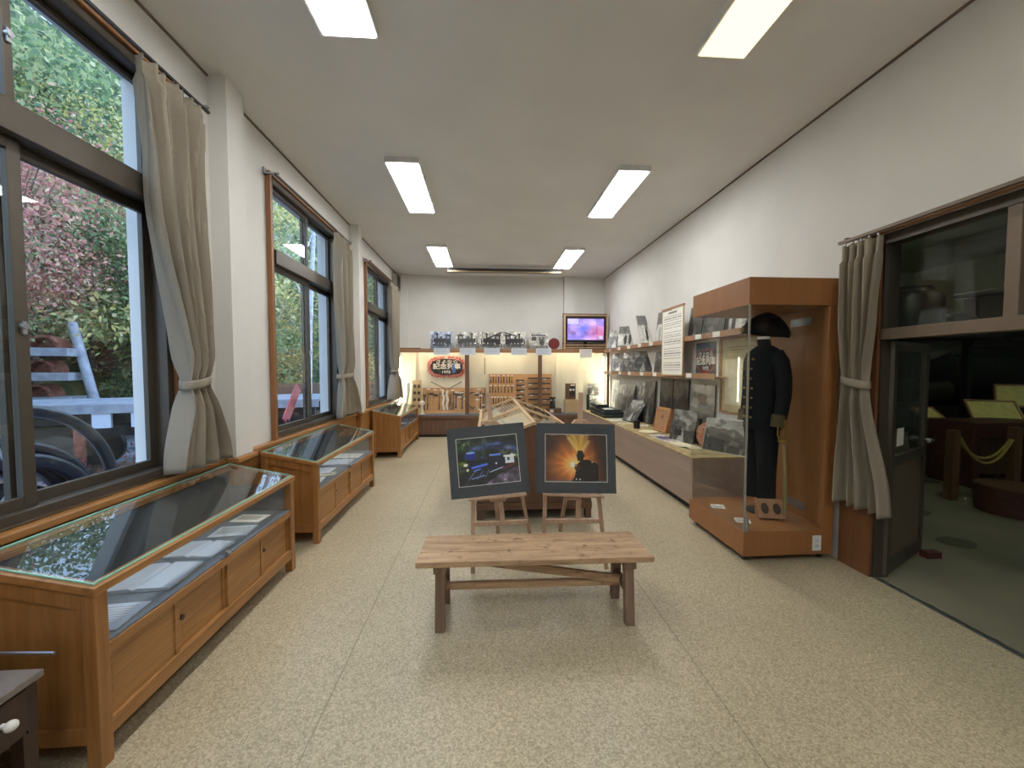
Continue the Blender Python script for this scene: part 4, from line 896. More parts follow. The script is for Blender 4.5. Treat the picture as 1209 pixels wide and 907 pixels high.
bm = B(); mt = Matrix.Rotation(-.22, 4, 'X'); prism(bm, [(.15 * math.cos(a) * (1 + .05 * math.sin(3 * a)), .145 + .145 * math.sin(a)) for a in [2 * PI * k / 28 for k in range(28)]], 'Y', -.015, .015, 0, mt); put(bm, 'slice', 'pinkwood', r, bevel=.004)
for x, z in ((-.05, .2), (.05, .16), (0, .08)):
    bm = B(); cyl(bm, mt @ Vector((x, -.018, z)), mt @ Vector((x, -.0155, z)), .012); put(bm, 'burnt_mark', 'dark', r)
c = Cv(50, 30, (.85, .85, .82)); c.rect(.3, .7, .1, .9, (.25, .27, .45)); c.rect(.75, .95, .2, .8, (.7, .6, .6)); c.noise(.3, 9, 1)
o = picture('magazine', c, .52, .20, .008); o.matrix_world = Matrix.Translation((2.22, 4.86, b0 + .006)) @ Matrix.Rotation(-PI / 2, 4, 'Z') @ Matrix.Rotation(-PI / 2, 4, 'X'); tag(o, 'glossy blue and white magazine lying near the counter edge', 'magazine')
flat(2.36, 4.45, .22, .5, 0, 'yellowish printed sheet beyond the wood slice on the low counter', 'cream', .004)
flat(2.24, 4.12, .18, .4, .05, 'olive tinted sheet at the near end of the low counter', 'ctop', .004)

# ------------------------------------------------------------ uniform case
r = thing('uniform_case', 'tall amber wood and glass case on casters holding a black uniform', 'display case', (0, 0, 0))
X0, X1, Y0, Y1 = 1.97, 2.70, 2.78, 3.57
bm = B(); box(bm, X0, X1, Y0, Y1, .05, .24); put(bm, 'plinth', 'big', r, bevel=.002)
bm = B(); box(bm, X0, X1, Y0, Y1, 1.98, 2.185); put(bm, 'crown', 'big', r, bevel=.002)
bm = B(); box(bm, X1 - .03, X1, Y0 + .05, Y1, .241, 1.979); put(bm, 'side_panel', 'big', r)
bm = B(); box(bm, X1 - .09, X1, Y0, Y0 + .05, .241, 1.979); put(bm, 'corner_post', 'big', r, bevel=.002)
bm = B(); box(bm, X0 + .006, X1 - .091, Y0 + .004, Y0 + .009, .2405, 1.9795); put(bm, 'front_glass', 'cpane', r)
bm = B(); box(bm, X0 + .001, X0 + .006, Y0 + .004, Y1 - .006, .2405, 1.9795); put(bm, 'side_glass', 'cpane', r)
bm = B(); box(bm, X0 + .006, X1 - .031, Y1 - .011, Y1 - .006, .2405, 1.9795); put(bm, 'rear_glass', 'cpane', r)
bm = B(); box(bm, X0 - .003, X0 + .012, Y0 - .002, Y0 + .003, .241, 1.979); put(bm, 'glass_edge', 'aircon', r)
bm = B(); cyl(bm, (X0 + .02, Y0 - .008, .25), (X0 + .02, Y0 - .008, .36), .010); box(bm, X0 + .012, X0 + .03, Y0 - .008, Y0 + .003, .29, .31); put(bm, 'glass_lock', 'steel', r)
for x in (X0 + .05, X1 - .06):
    for y in (Y0 + .06, Y1 - .06):
        bm = B(); cyl(bm, (x - .012, y, .024), (x + .012, y, .024), .024, n=14); box(bm, x - .016, x + .016, y - .016, y + .016, .04, .0495); put(bm, 'caster', 'darksteel', r)
bm = B(); box(bm, X1 - .034, X1 - .0301, 3.0, 3.22, 1.86, 1.92); put(bm, 'upper_plate', 'steel', r)
bm = B(); box(bm, X1 - .034, X1 - .0301, 3.02, 3.24, .30, .37); put(bm, 'lower_plate', 'steel', r)
bm = B(); box(bm, 2.53, 2.60, Y0 - .006, Y0 - .0005, .08, .20); so = put(bm, 'power_socket', 'white', r, bevel=.002)
bm = B(); box(bm, 2.55, 2.58, Y0 - .008, Y0 - .0062, .15, .17); box(bm, 2.55, 2.58, Y0 - .008, Y0 - .0062, .11, .13); put(bm, 'socket_face', 'bluepaper', so)
# the uniform, turned to face the room (-X)
r = thing('uniform', 'black dress uniform with gold buttons and braided cuffs in the tall case', 'uniform', (2.40, 3.19, 0), 0)
r.scale = (.9, .9, 1)
bm = B(); prof = [(.98, .15, .17, 0), (1.05, .145, .165, 0), (1.15, .135, .155, -.01), (1.28, .125, .15, -.01), (1.42, .14, .175, -.015), (1.52, .14, .19, -.01), (1.60, .12, .185, 0), (1.66, .09, .15, .01), (1.695, .062, .075, .01)]
loft(bm, [ell(cx, 0, z, a, b_, 26) for z, a, b_, cx in prof]); put(bm, 'jacket', 'navy', r, smooth=True)
bm = B(); loft(bm, [ell(.01, 0, 1.69, .055, .06, 20), ell(.0, 0, 1.735, .055, .058, 20), ell(-.003, 0, 1.75, .052, .056, 20)]); put(bm, 'collar', 'navy', r, smooth=True)
bm = B(); loft(bm, [ell(.0, 0, 1.751, .050, .052, 20), ell(-.002, 0, 1.772, .050, .052, 20)]); put(bm, 'white_collar', 'white', r, smooth=True)
for s in (-1, 1):
    bm = B(); pts = [(.01, s * .155, 1.62), (.02, s * .20, 1.55), (.03, s * .225, 1.42), (.03, s * .235, 1.28), (.01, s * .235, 1.14), (-.01, s * .23, 1.06)]
    tube(bm, pts, [.06, .068, .066, .06, .054, .052], 16); sl = put(bm, 'sleeve', 'navy', r, smooth=True)
    bm = B(); tube(bm, [(-.01, s * .23, 1.12), (-.02, s * .23, 1.02)], [.058, .060], 18); put(bm, 'braided_cuff', 'cuff', sl, smooth=True)
    bm = B(); loft(bm, [ell(0, s * .085, .36, .085, .062, 18), ell(0, s * .085, .6, .085, .066, 18), ell(0, s * .08, .85, .10, .078, 18), ell(0, s * .07, .99, .12, .085, 18)]); put(bm, 'trouser_leg', 'navy', r, smooth=True)
    for k in range(7):
        z = 1.08 + k * .083; bm = B(); sphere(bm, (-.148 - (.012 if 1.38 < z < 1.55 else -.012 if z > 1.58 else 0), s * .045 * (1 + k * .06), z), .011, 6); put(bm, 'button', 'gold', r, smooth=True)
bm = B(); loft(bm, [ell(0, 0, 1.773, .042, .045, 16), ell(-.005, 0, 1.80, .04, .042, 16), ell(-.01, 0, 1.84, .05, .05, 16), ell(-.01, 0, 1.86, .05, .05, 16)]); put(bm, 'neck_form', 'skin', r, smooth=True)
bm = B(); cyl(bm, (0, 0, .2405), (0, 0, .26), .12, .11, 24); cyl(bm, (0, 0, .26), (0, 0, .7), .014); put(bm, 'stand', 'darksteel', r, smooth=True)
# bicorne hat
r = thing('bicorne_hat', 'black cocked ceremonial hat above the uniform in the tall case', 'hat', (2.40, 3.17, 1.80))
bm = B(); R_ = []
for i in range(17):
    u_ = -1 + 2 * i / 16; hgt = .05 + .12 * (1 - abs(u_) ** 1.6); wd = .012 + .065 * (1 - u_ * u_) ** .7; zc = .055 + .02 * (1 - u_ * u_) - .045 * abs(u_) ** 2
    R_.append([Vector((u_ * .20, wd * math.cos(2 * PI * k / 18), zc + hgt * .62 * math.sin(2 * PI * k / 18))) for k in range(18)])
loft(bm, R_); put(bm, 'hat_body', 'navy', r, smooth=True)
bm = B()
for s in (-1, 1):
    sphere(bm, (s * .20, 0, .012), .022, 6)
put(bm, 'tassel', 'gold', r, smooth=True)
r.rotation_euler = (0, .10, -.12)
# sword
r = thing('dress_sword', 'curved dress sword with gold hilt hanging beside the uniform', 'sword', (2.40, 2.945, .26))
bm = B(); tube(bm, [(.04, 0, 0.04), (.035, 0, .15), (.03, 0, .32), (.02, 0, .5), (.012, 0, .62)], [.011, .013, .014, .015, .016], 10); put(bm, 'scabbard', 'scab', r, smooth=True)
bm = B(); loft(bm, [ell(.01, 0, .64, .045, .03, 14), ell(.01, 0, .66, .05, .032, 14), ell(.01, 0, .675, .02, .016, 14)]); put(bm, 'guard', 'gold', r, smooth=True)
bm = B(); tube(bm, [(.01, 0, .67), (.008, 0, .73), (.004, 0, .80), (0, 0, .82)], [.013, .015, .014, .018], 10); tube(bm, [(-.03, 0, .665), (-.045, 0, .70), (-.045, 0, .76), (-.02, 0, .81), (0, 0, .815)], .005, 8); put(bm, 'grip', 'gold', r, smooth=True)
# medals block + cards in the case
r = thing('medal_block', 'tilted wooden block with two sunken medals at the front of the uniform case', 'medal display', (2.36, 2.98, .258), rot=(0, 0, -.25))
bm = B(); mt = Matrix.Rotation(-.5, 4, 'X'); box(bm, -.10, .10, 0, .03, .0, .16, mt); box(bm, -.10, .10, .06, .09, 0, .07); put(bm, 'block', 'ledgey', r, bevel=.003)
for x in (-.045, .045):
    bm = B(); prism(bm, [(x + .028 * math.cos(a), .08 + .045 * math.sin(a)) for a in [2 * PI * k / 18 for k in range(18)]], 'Y', -.005, -.0005, 0, mt); put(bm, 'medal', 'brownlid', r)
for k, (x, y, lab) in enumerate(((2.09, 3.30, 'farther'), (2.10, 2.98, 'nearer'))):
    r = thing('info_card', 'small white card, %s of two on the floor of the uniform case' % lab, 'card', (x, y, .2415), rot=(.0, 0, -.3)); bm = B(); prism(bm, [(-.03, 0), (.03, 0), (.03, .018), (-.03, .003)], 'X', -.055, .055); put(bm, 'card', 'white', r)
    bm = B(); mt = Matrix.Rotation(math.atan2(.015, .06), 4, 'X')
    for j in range(3): box(bm, -.045, .04, -.018 + j * .014, -.014 + j * .014, .0112, .0118, mt)
    put(bm, 'printed_lines', 'aircon', r)

# ------------------------------------------------------------ easels and pictures
def easel(feet, tops, mast, label, roll):
    """feet/tops: two front legs; mast: (x_bottom, x_top)"""
    r = thing('easel', label, 'easel', ((feet[0][0] + feet[1][0]) / 2, 2.8, 0), 0, 'pale wooden easels behind the bench'); ox, oy = r.location.x, r.location.y
    def q(x, y, z): return (x - ox, y - oy, z)
    yz = lambda z: 2.75 + z * .18
    ends = []
    for f, t_ in zip(feet, tops):
        bm = B(); dx = (t_ - f[0]) / .55; bar(bm, q(f[0], f[1], .012), q(f[0] + dx * 1.02, yz(1.02) + .01, 1.02), .03, .018); put(bm, 'front_leg', 'easel', r, bevel=.002)
        ends.append((f[0] + dx * .35, yz(.35)))
    bm = B(); bar(bm, q(mast[0], yz(.36) + .004, .36), q(mast[1], yz(1.31) + .004, 1.31), .038, .016, (0, 1, 0)); put(bm, 'mast', 'easel', r, bevel=.002)
    bm = B(); bar(bm, q(ends[0][0], yz(.35) - .0, .35 + roll[0] * .35), q(ends[1][0], yz(.35), .35 + roll[1] * .35), .016, .03); put(bm, 'cross_bar', 'easel', r)
    a = (tops[0] - .03, .545 + roll[0]); c = (tops[1] + .03, .545 + roll[1])
    bm = B(); bar(bm, q(a[0], yz(.55) - .035, a[1]), q(c[0], yz(.55) - .035, c[1]), .06, .014); put(bm, 'tray', 'easel', r, bevel=.002)
    mx_, mz = (a[0] + c[0]) / 2, (a[1] + c[1]) / 2
    bm = B(); prism(bm, [(mx_ - .075 - ox, mz - .01), (mx_ + .075 - ox, mz - .01), (mx_ + .05 - ox, mz - .04), (mx_ - .05 - ox, mz - .04)], 'Y', yz(.55) - .035 - oy, yz(.55) - .01 - oy); put(bm, 'tray_bracket', 'easel', r)
    m2 = mast[1] + (mast[0] - mast[1]) * .24
    bm = B(); prism(bm, [(m2 - .07 - ox, 1.072), (m2 + .07 - ox, 1.072), (m2 + .045 - ox, 1.10), (m2 - .045 - ox, 1.10)], 'Y', yz(1.08) - .03 - oy, yz(1.08) + .006 - oy); put(bm, 'top_clamp', 'easel', r)
    bm = B(); bar(bm, q(mx_ + .02, 3.42, .012), q(m2, yz(1.1) + .03, 1.1), .03, .018); put(bm, 'rear_leg', 'easel', r)
    return r
easel(((-.10, 2.75), (.375, 2.84)), (-.10, .265), (.12, .01), 'left pale wooden easel carrying the blue locomotive picture', (-.01, .02))
easel(((.43, 2.84), (.885, 2.74)), (.45, .85), (.69, .745), 'right pale wooden easel carrying the glowing orange picture', (.02, -.01))
def framed(name, cv, W, H, cx, cy, cz, roll, label):
    r = thing(name, label, 'picture', (cx, cy, cz)); r.rotation_euler = Euler((-.20, roll, 0), 'XYZ')
    bm = B(); box(bm, -W / 2, W / 2, 0, .006, -H / 2, H / 2); put(bm, 'black_mount', 'black', r)
    picture('picture_print', cv, .455 * W / .59, .335 * H / .5, .001, r, (0, -.0008, -.335 * H / .5 / 2 - .0))
    bm = B(); a, b_ = .4625 * W / .59 / 2, .3425 * H / .5 / 2
    for q in ((-a, a, -.0022, -.0001, b_ - .003, b_ + .001), (-a, a, -.0022, -.0001, -b_ - .001, -b_ + .003), (-a - .001, -a + .003, -.0022, -.0001, -b_, b_), (a - .003, a + .001, -.0022, -.0001, -b_, b_)): box(bm, *q)
    put(bm, 'mount_edge', 'white', r)
    bm = B(); box(bm, -W / 2 + .001, W / 2 - .001, -.006, -.0035, -H / 2 + .001, H / 2 - .001); put(bm, 'clear_cover', 'cpane', r)
    return r
c = Cv(170, 130, (.09, .12, .09)); c.noise(.5, 8, 1); c.noise(.7, 16, 5, (.20, .26, .14), .62); c.noise(.5, 5, 6, (.05, .07, .06), .5)
c.rect(0, 1, 0, .20, (.10, .10, .12)); c.poly([(.42, 0), (1, 0), (1, .32), (.72, .22)], (.33, .29, .36)); c.noise(.25, 30, 7)
c.ell(.06, .48, .1, .05, (.45, .55, .10), .8, .8); c.ell(.08, .42, .1, .03, (.35, .5, .12), .7, .8); c.ell(.93, .55, .12, .07, (.28, .42, .14), .8, .7); c.ell(.8, .63, .16, .06, (.32, .34, .16), .7, .8)
for x, y, rx, ry, al in ((.3, .75, .12, .09, .5), (.42, .79, .18, .10, .5), (.55, .82, .2, .11, .5), (.7, .80, .2, .14, .5), (.85, .76, .22, .14, .45), (.96, .70, .16, .14, .4), (.24, .71, .08, .09, .4)): c.ell(x, y, rx, ry, (.20, .26, .55), al, 1)
c.noise(.5, 9, 31); c.noise(.35, 18, 32)
c.ell(.86, .74, .12, .07, (.48, .48, .6), .7, 1); c.ell(.66, .84, .14, .04, (.34, .42, .78), .5, .9)
for x in (.22, .43, .46): c.line(x, .5, x, .98, .004, (.3, .34, .36), .6)
c.rect(.18, .26, .48, .62, (.04, .05, .10)); c.ell(.22, .62, .095, .085, (.09, .14, .42)); c.rect(.14, .30, .62, .70, (.10, .16, .46)); c.ell(.22, .69, .075, .02, (.45, .55, .9))
c.poly([(.16, .25), (.52, .30), (.52, .52), (.30, .52), (.16, .44)], (.05, .06, .11)); c.ell(.30, .38, .15, .09, (.07, .09, .18)); c.line(.24, .37, .47, .42, .022, (.22, .35, .75)); c.line(.26, .30, .36, .33, .012, (.3, .42, .75)); c.rect(.38, .44, .5, .57, (.05, .06, .1)); c.ell(.41, .57, .035, .03, (.16, .2, .34))
c.ell(.13, .44, .035, .03, (1, .95, .78)); c.ell(.13, .44, .07, .06, (.9, .7, .4), .3, .9); c.ell(.155, .33, .022, .03, (.8, .75, .6)); c.poly([(.14, .14), (.50, .2), (.46, .3), (.18, .28)], (.07, .09, .13)); c.line(.22, .14, .42, .19, .012, (.35, .45, .65))
c.line(.16, .12, .28, .30, .006, (.4, .42, .45)); c.line(.3, .12, .4, .28, .006, (.35, .38, .45)); c.line(.44, .15, .5, .3, .005, (.35, .38, .45))
c.poly([(.50, .26), (.77, .34), (.77, .60), (.53, .60)], (.06, .07, .14)); c.rect(.53, .72, .585, .62, (.30, .42, .72)); c.rect(.6, .68, .42, .56, (.10, .11, .2)); c.ell(.63, .42, .015, .02, (.8, .75, .85)); c.line(.52, .25, .80, .35, .008, (.6, .65, .8))
c.rect(.78, .93, .40, .56, (.70, .72, .84)); c.rect(.76, .95, .54, .575, (.8, .82, .92)); c.rect(.82, .86, .46, .52, (.2, .22, .3)); c.rect(.88, .92, .57, .6, (.7, .7, .8)); c.poly([(.72, .26), (.97, .36), (.97, .41), (.74, .34)], (.28, .10, .13))
c.a = np.clip(c.a * 1.35 + .015, 0, 1)
framed('locomotive_picture', c, .585, .515, .012, 2.777, .81, -.088, 'framed black-mounted picture of a dark blue steam engine under blue smoke, on the left easel').location = (.012, 2.86, .812)
c = Cv(170, 130, (.26, .15, .11)); d = np.hypot((c.u - .47) * 1.2, (c.v - .36)); ang = np.arctan2(c.v - .36, c.u - .47)
rays = .92 + .09 * np.sin(ang * 13) + .05 * np.sin(ang * 31 + 1); gl = np.clip(1.15 - d * 1.5, 0, 1) ** 1.2 * rays
c.a = np.clip(c.a + gl[..., None] * np.array((.95, .56, .20)), 0, 1)
c._p(np.clip(1 - d / .26, 0, 1), (1, .93, .62)); c.ell(.44, .36, .05, .07, (1, 1, 1), 1, .6)
for (x, y, wd, al) in ((.40, 1.0, .16, .5), (.64, 1.0, .16, .5), (.52, .9, .22, .55)): c.poly([(.54, .60), (x - wd / 2, 1), (x + wd / 2, 1), (.58, .60)], (.98, .80, .36), al)
c.line(.53, .63, .38, .92, .05, (1, .92, .6), .7, 1); c.line(.59, .63, .70, .86, .045, (1, .93, .62), .7, 1); c.ell(.02, .85, .25, .4, (.24, .15, .13), .8, .8); c.ell(1.0, .5, .22, .9, (.20, .13, .12), .9, .7); c.ell(.05, .0, .4, .2, (.45, .22, .08), .5, .9); c.rect(0, 1, 0, .03, (.45, .42, .45), .6)
k_ = (.10, .06, .05); c.rect(.52, .62, .44, .62, k_); c.rect(.535, .605, .60, .665, k_); c.ell(.57, .55, .065, .08, k_); c.ell(.56, .64, .045, .02, k_); c.ell(.66, .28, .16, .19, k_); c.poly([(.48, 0), (.5, .22), (.56, .44), (.78, .42), (.86, .36), (.86, .04), (.84, 0)], k_); c.poly([(.42, 0), (.47, .10), (.50, .26), (.52, .0)], k_); c.ell(.52, .30, .05, .07, (.3, .2, .12)); c.ell(.49, .34, .02, .03, (.75, .6, .4)); c.ell(.76, .41, .008, .012, (1, .9, .8)); c.ell(.5, .055, .012, .015, (1, .95, .9)); c.ell(.56, .05, .012, .015, (1, .95, .9)); c.line(.6, .25, .82, .22, .004, (.35, .25, .2)); c.line(.6, .15, .84, .12, .004, (.3, .2, .16)); c.ell(.12, 1.0, .09, .05, (.8, .62, .5), .5, .6)
framed('engine_glow_picture', c, .61, .52, .68, 2.777, .81, .03, 'framed black-mounted picture of an engine silhouette against orange light, on the right easel').location = (.682, 2.862, .818)

# ------------------------------------------------------------ bench
r = thing('bench', 'rustic worn wooden bench with trestle legs in front of the two easels', 'bench', (.285, 2.29, 0), rz=-.015)
for k, (y0, y1) in enumerate(((-.175, -.058), (-.056, .058), (.060, .175))):
    bm = B(); box(bm, -.68 + .004 * k, .68 - .006 * k, y0, y1, .385, .42); put(bm, 'seat_plank', 'bench', r, bevel=.005)
for s in (-1, 1):
    x = s * .55
    for sy in (-1, 1):
        bm = B(); bar(bm, (x, sy * .135, 0.0), (x, sy * .105, .345), .055, .045); put(bm, 'leg', 'benchleg', r, bevel=.004)
    bm = B(); box(bm, x - .035, x + .035, -.15, .15, .335, .384); put(bm, 'cross_bearer', 'benchleg', r, bevel=.003)
    bm = B(); box(bm, x - .015, x + .015, -.10, .10, .165, .21); put(bm, 'end_rail', 'benchleg', r, bevel=.003)
bm = B(); box(bm, -.535, .535, -.02, .012, .168, .208); put(bm, 'stretcher', 'bench', r, bevel=.003)
bm = B(); bar(bm, (-.42, -.035, .365), (.52, -.035, .22), .025, .045); put(bm, 'diagonal_brace', 'bench', r, bevel=.003)

# ------------------------------------------------------------ glazed doorway on the right
r = struct(thing('door_1', '', '', (0, 0, 0))); del r['category']; r['label'] = 'glazed doorway to the locomotive hall on the right'
bm = B(); box(bm, 2.765, 2.88, 2.52, 2.638, 0, 2.428); box(bm, 2.765, 2.88, -1.298, 2.52, 2.36, 2.428); put(bm, 'door_frame', 'bronze', r)
bm = B(); box(bm, 2.745, 2.86, -1.298, 2.518, 1.70, 1.775); box(bm, 2.77, 2.84, 1.84, 1.90, 1.776, 2.359); box(bm, 2.77, 2.84, .2, .26, 1.776, 2.359); put(bm, 'transom', 'greige', r, bevel=.003)
for a, c_ in ((1.901, 2.518), (.261, 1.839), (-1.29, .199)):
    bm = B(); box(bm, 2.80, 2.805, a, c_, 1.776, 2.359); put(bm, 'fanlight_pane', 'pane', r)
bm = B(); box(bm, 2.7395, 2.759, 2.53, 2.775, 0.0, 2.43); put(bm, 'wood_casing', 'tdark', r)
bm = B(); box(bm, 2.70, 2.758, -1.2, 2.63, 2.432, 2.446); put(bm, 'head_moulding', 'ledgey', r)
bm = B(); box(bm, 2.762, 2.80, -1.29, 2.515, -.02, .005); put(bm, 'threshold', 'steel', r)
leaf = thing('glass_door', 'open dark aluminium door with glass upper half and silver lever handle', 'door', (2.835, 2.515, 0), math.atan2(.35, .69))
W = .80
bm = B(); box(bm, 0, .07, -.018, .018, .02, 1.69); box(bm, W - .07, W, -.018, .018, .02, 1.69); box(bm, .07, W - .07, -.018, .018, .02, .12); box(bm, .07, W - .07, -.018, .018, 1.62, 1.69); box(bm, .07, W - .07, -.018, .018, .80, .87); put(bm, 'stile_and_rail', 'bronze', leaf, bevel=.002)
bm = B(); box(bm, .0705, W - .0705, -.006, .006, .121, .799); put(bm, 'lower_panel', 'greige', leaf)
bm = B(); box(bm, .0705, W - .0705, -.003, .003, .871, 1.619); put(bm, 'pane', 'pane', leaf)
bm = B(); tube(bm, [(W - .035, -.018, .93), (W - .035, -.06, .93), (W - .16, -.065, .93)], .011, 10); sphere(bm, (W - .035, .05, .93), .025, 8); cyl(bm, (W - .035, .018, .93), (W - .035, .04, .93), .01); put(bm, 'handle', 'steel', leaf, smooth=True)
bm = B(); box(bm, .16, .30, -.0045, -.0031, .93, 1.06); put(bm, 'notice', 'white', leaf)
bm = B(); box(bm, 3.46, 3.58, 2.74, 2.80, 0, .05); o = put(bm, 'door_stop', 'maroon'); tag(o, 'dark red-brown wedge block on the floor at the open glass door', 'door stop')

# ------------------------------------------------------------ locomotive hall
HX0, HX1, HY0, HY1, HZ = 2.9, 13.0, -5.0, 11.0, 4.4
bm = B(); box(bm, HX0 - .0995, HX1, HY0, HY1, -.12, -.002); o = struct(put(bm, 'floor_hall', 'hallfloor'), 'grey concrete floor of the adjoining hall'); 
bm = B(); box(bm, HX1, HX1 + .1, HY0, HY1, -.1, HZ); struct(put(bm, 'wall_hall_right', 'hallwall'))
bm = B(); box(bm, HX0, HX1, HY1, HY1 + .1, -.1, HZ); struct(put(bm, 'wall_hall_far', 'hallwall'))
bm = B(); box(bm, HX0, HX1, HY0 - .1, HY0, -.1, HZ); struct(put(bm, 'wall_hall_near', 'hallwall'))
bm = B(); box(bm, HX0, HX1 + .1, HY0, HY1, HZ, HZ + .1); struct(put(bm, 'ceiling_hall', 'hallwall'))
bm = B(); box(bm, HX0, HX0 + .1, HY0, HY1, ZC, HZ); box(bm, HX0 , HX0 + .1, YF + .15, HY1, -.1, ZC); struct(put(bm, 'wall_hall_left', 'hallwall'))
M['hallfill'] = emit('hall_fill_glow', (.92, 1.0, .70), HALL)  # unseen tube lamps added on the hall ceiling to brighten the hall
for k, (x, y) in enumerate(((4.6, 3.0), (8.6, 3.2), (8.8, 8.2))):
    r = thing('hall_fill_lamp', 'added greenish fill lamp, %s, on the hall ceiling' % ('nearest the doorway', 'above the locomotive', 'at the back')[k], 'ceiling light', (x, y, HZ)); bm = B(); box(bm, -.6, .6, -.06, .06, -.05, -.001); put(bm, 'housing', 'lampmetal', r)
    bm = B(); cyl(bm, (-.58, 0, -.075), (.58, 0, -.075), .02); put(bm, 'tube', 'hallfill', r)
# dark oval stains on the concrete, like footprints
for k, (x, y, a_) in enumerate(((4.05, 3.0, .13), (4.45, 3.7, .16), (5.0, 4.4, .14), (5.4, 5.2, .14), (5.85, 4.7, .15), (6.3, 5.1, .15), (6.7, 5.6, .15), (5.6, 4.15, .15), (5.9, 3.3, .16), (6.4, 6.3, .14))):
    bm = B(); rr = random.Random(k); prism(bm, [(x + a_ * (1 + .15 * rr.random()) * math.cos(q), y + a_ * .75 * (1 + .2 * rr.random()) * math.sin(q)) for q in [2 * PI * j / 20 for j in range(20)]], 'Z', -.0015, .0015)
    o = put(bm, 'floor_stain', 'stain'); tag(o, '%s dark oval patch on the hall floor counted from the open door' % ORD[k], 'floor stain', 'dark patches on the hall floor')
# steam locomotive
r = thing('steam_locomotive', 'black steam locomotive standing in the dim adjoining hall', 'locomotive', (0, 0, 0))
bm = B(); tube(bm, [(6.9, 6.2, 1.45), (7.0, 6.2, 1.45), (9.6, 6.4, 1.45)], [.56, .6, .6], 32); put(bm, 'boiler', 'loco', r, smooth=True)
for x in (7.5, 8.3, 9.1):
    bm = B(); tube(bm, [(x - .02, 6.2 + (x - 6.9) * .075, 1.45), (x + .02, 6.2 + (x - 6.9) * .075, 1.45)], .612, 32); put(bm, 'boiler_band', 'darksteel', r, smooth=True)
bm = B(); cyl(bm, (6.88, 6.2, 1.45), (6.81, 6.2, 1.45), .5, .42, 28); cyl(bm, (6.81, 6.2, 1.45), (6.77, 6.2, 1.45), .08); put(bm, 'smokebox_door', 'loco', r, smooth=True)
bm = B(); tube(bm, [(7.2, 6.22, 1.9), (7.2, 6.22, 2.3), (7.2, 6.22, 2.45), (7.2, 6.22, 2.8), (7.2, 6.22, 2.86)], [.16, .15, .34, .38, .34], 24); put(bm, 'chimney', 'loco', r, smooth=True)
bm = B(); tube(bm, [(8.3, 6.3, 1.95), (8.3, 6.3, 2.3), (8.3, 6.3, 2.42), (8.3, 6.3, 2.48)], [.3, .3, .22, .06], 20); put(bm, 'steam_dome', 'loco', r, smooth=True)
bm = B(); box(bm, 9.6, 11.2, 5.6, 7.2, .9, 2.9); box(bm, 9.5, 11.3, 5.5, 7.3, 2.9, 3.0); put(bm, 'cab', 'loco', r, bevel=.02)
bm = B(); box(bm, 6.4, 11.2, 5.5, 6.95, .72, .9); box(bm, 6.3, 6.45, 5.3, 7.1, .55, .95); put(bm, 'running_board', 'loco', r)
for x in (7.2, 8.2, 9.2, 10.2):
    bm = B(); cyl(bm, (x, 5.62, .42), (x, 5.72, .42), .42, n=28); w_ = put(bm, 'driving_wheel', 'loco', r, smooth=True)
    bm = B(); cyl(bm, (x, 5.56, .42), (x, 5.62, .42), .1); put(bm, 'hub', 'darksteel', w_, smooth=True)
bm = B(); bar(bm, (7.0, 5.53, .50), (9.4, 5.53, .50), .04, .09); put(bm, 'side_rod', 'steel', r)
bm = B(); tube(bm, [(6.45, 5.45, .95), (6.6, 5.5, 1.5), (7.4, 5.55, 1.85), (9.4, 5.7, 1.85)], .018, 8); put(bm, 'handrail', 'darksteel', r, smooth=True)
bm = B(); cyl(bm, (6.75, 5.75, 1.13), (7.35, 5.75, 1.13), .2, n=20); put(bm, 'cylinder_block', 'darksteel', r, smooth=True)
# stack exhibit seen through the fanlight: tall dark cabinet
r = thing('water_tank', 'dark rounded tank on a low platform beyond the fanlight glass', 'tank', (6.15, 5.2, 1.98))
bm = B(); loft(bm, [ell(0, 0, .0, .36, .3, 24), ell(0, 0, .52, .36, .3, 24), ell(0, 0, .6, .30, .25, 24)]); put(bm, 'tank_body', 'loco', r, smooth=True)
bm = B(); box(bm, -.6, 1.0, -.35, .35, -.06, -.001); put(bm, 'platform', 'darksteel', r)
for x in (-.5, .9):
    bm = B(); box(bm, x - .04, x + .04, -.04, .04, -1.98, -.061); put(bm, 'platform_leg', 'loco', r)
# lit green-yellow window at back of hall (display case glow)
M['hallglow'] = emit('lit_showcase_glow', (.62, .72, .22), .45)
r = thing('lit_showcase', 'greenish yellow lit showcase at the back of the adjoining hall', 'showcase', (9.4, 8.9, 0))
bm = B(); box(bm, -.9, .9, -.2, .2, 0, 2.2); box(bm, -.9, .9, -.2, .2, 2.9, 3.0); put(bm, 'showcase_body', 'loco', r)
bm = B(); box(bm, -.85, .85, .1, .15, 2.201, 2.899); put(bm, 'lit_back', 'hallglow', r)
M['skywin'] = emit('daylit_glass', (.7, .75, 1.0), 1.4)
r = thing('round_window', 'two small bright daylit openings high on the far side of the hall', 'window', (11.2, 8.3, 1.9))
bm = B(); box(bm, -.6, .7, .0, .1, -1.9, .6); put(bm, 'screen_wall', 'loco', r)
bm = B(); prism(bm, [(-.42, -.05), (-.15, -.1), (-.12, .22), (-.25, .12)], 'Y', -.012, -.001); prism(bm, [(.0, .0), (.28, .0), (.38, .3), (.3, .5), (.1, .45), (0, .25)], 'Y', -.012, -.001); put(bm, 'bright_pane', 'skywin', r)
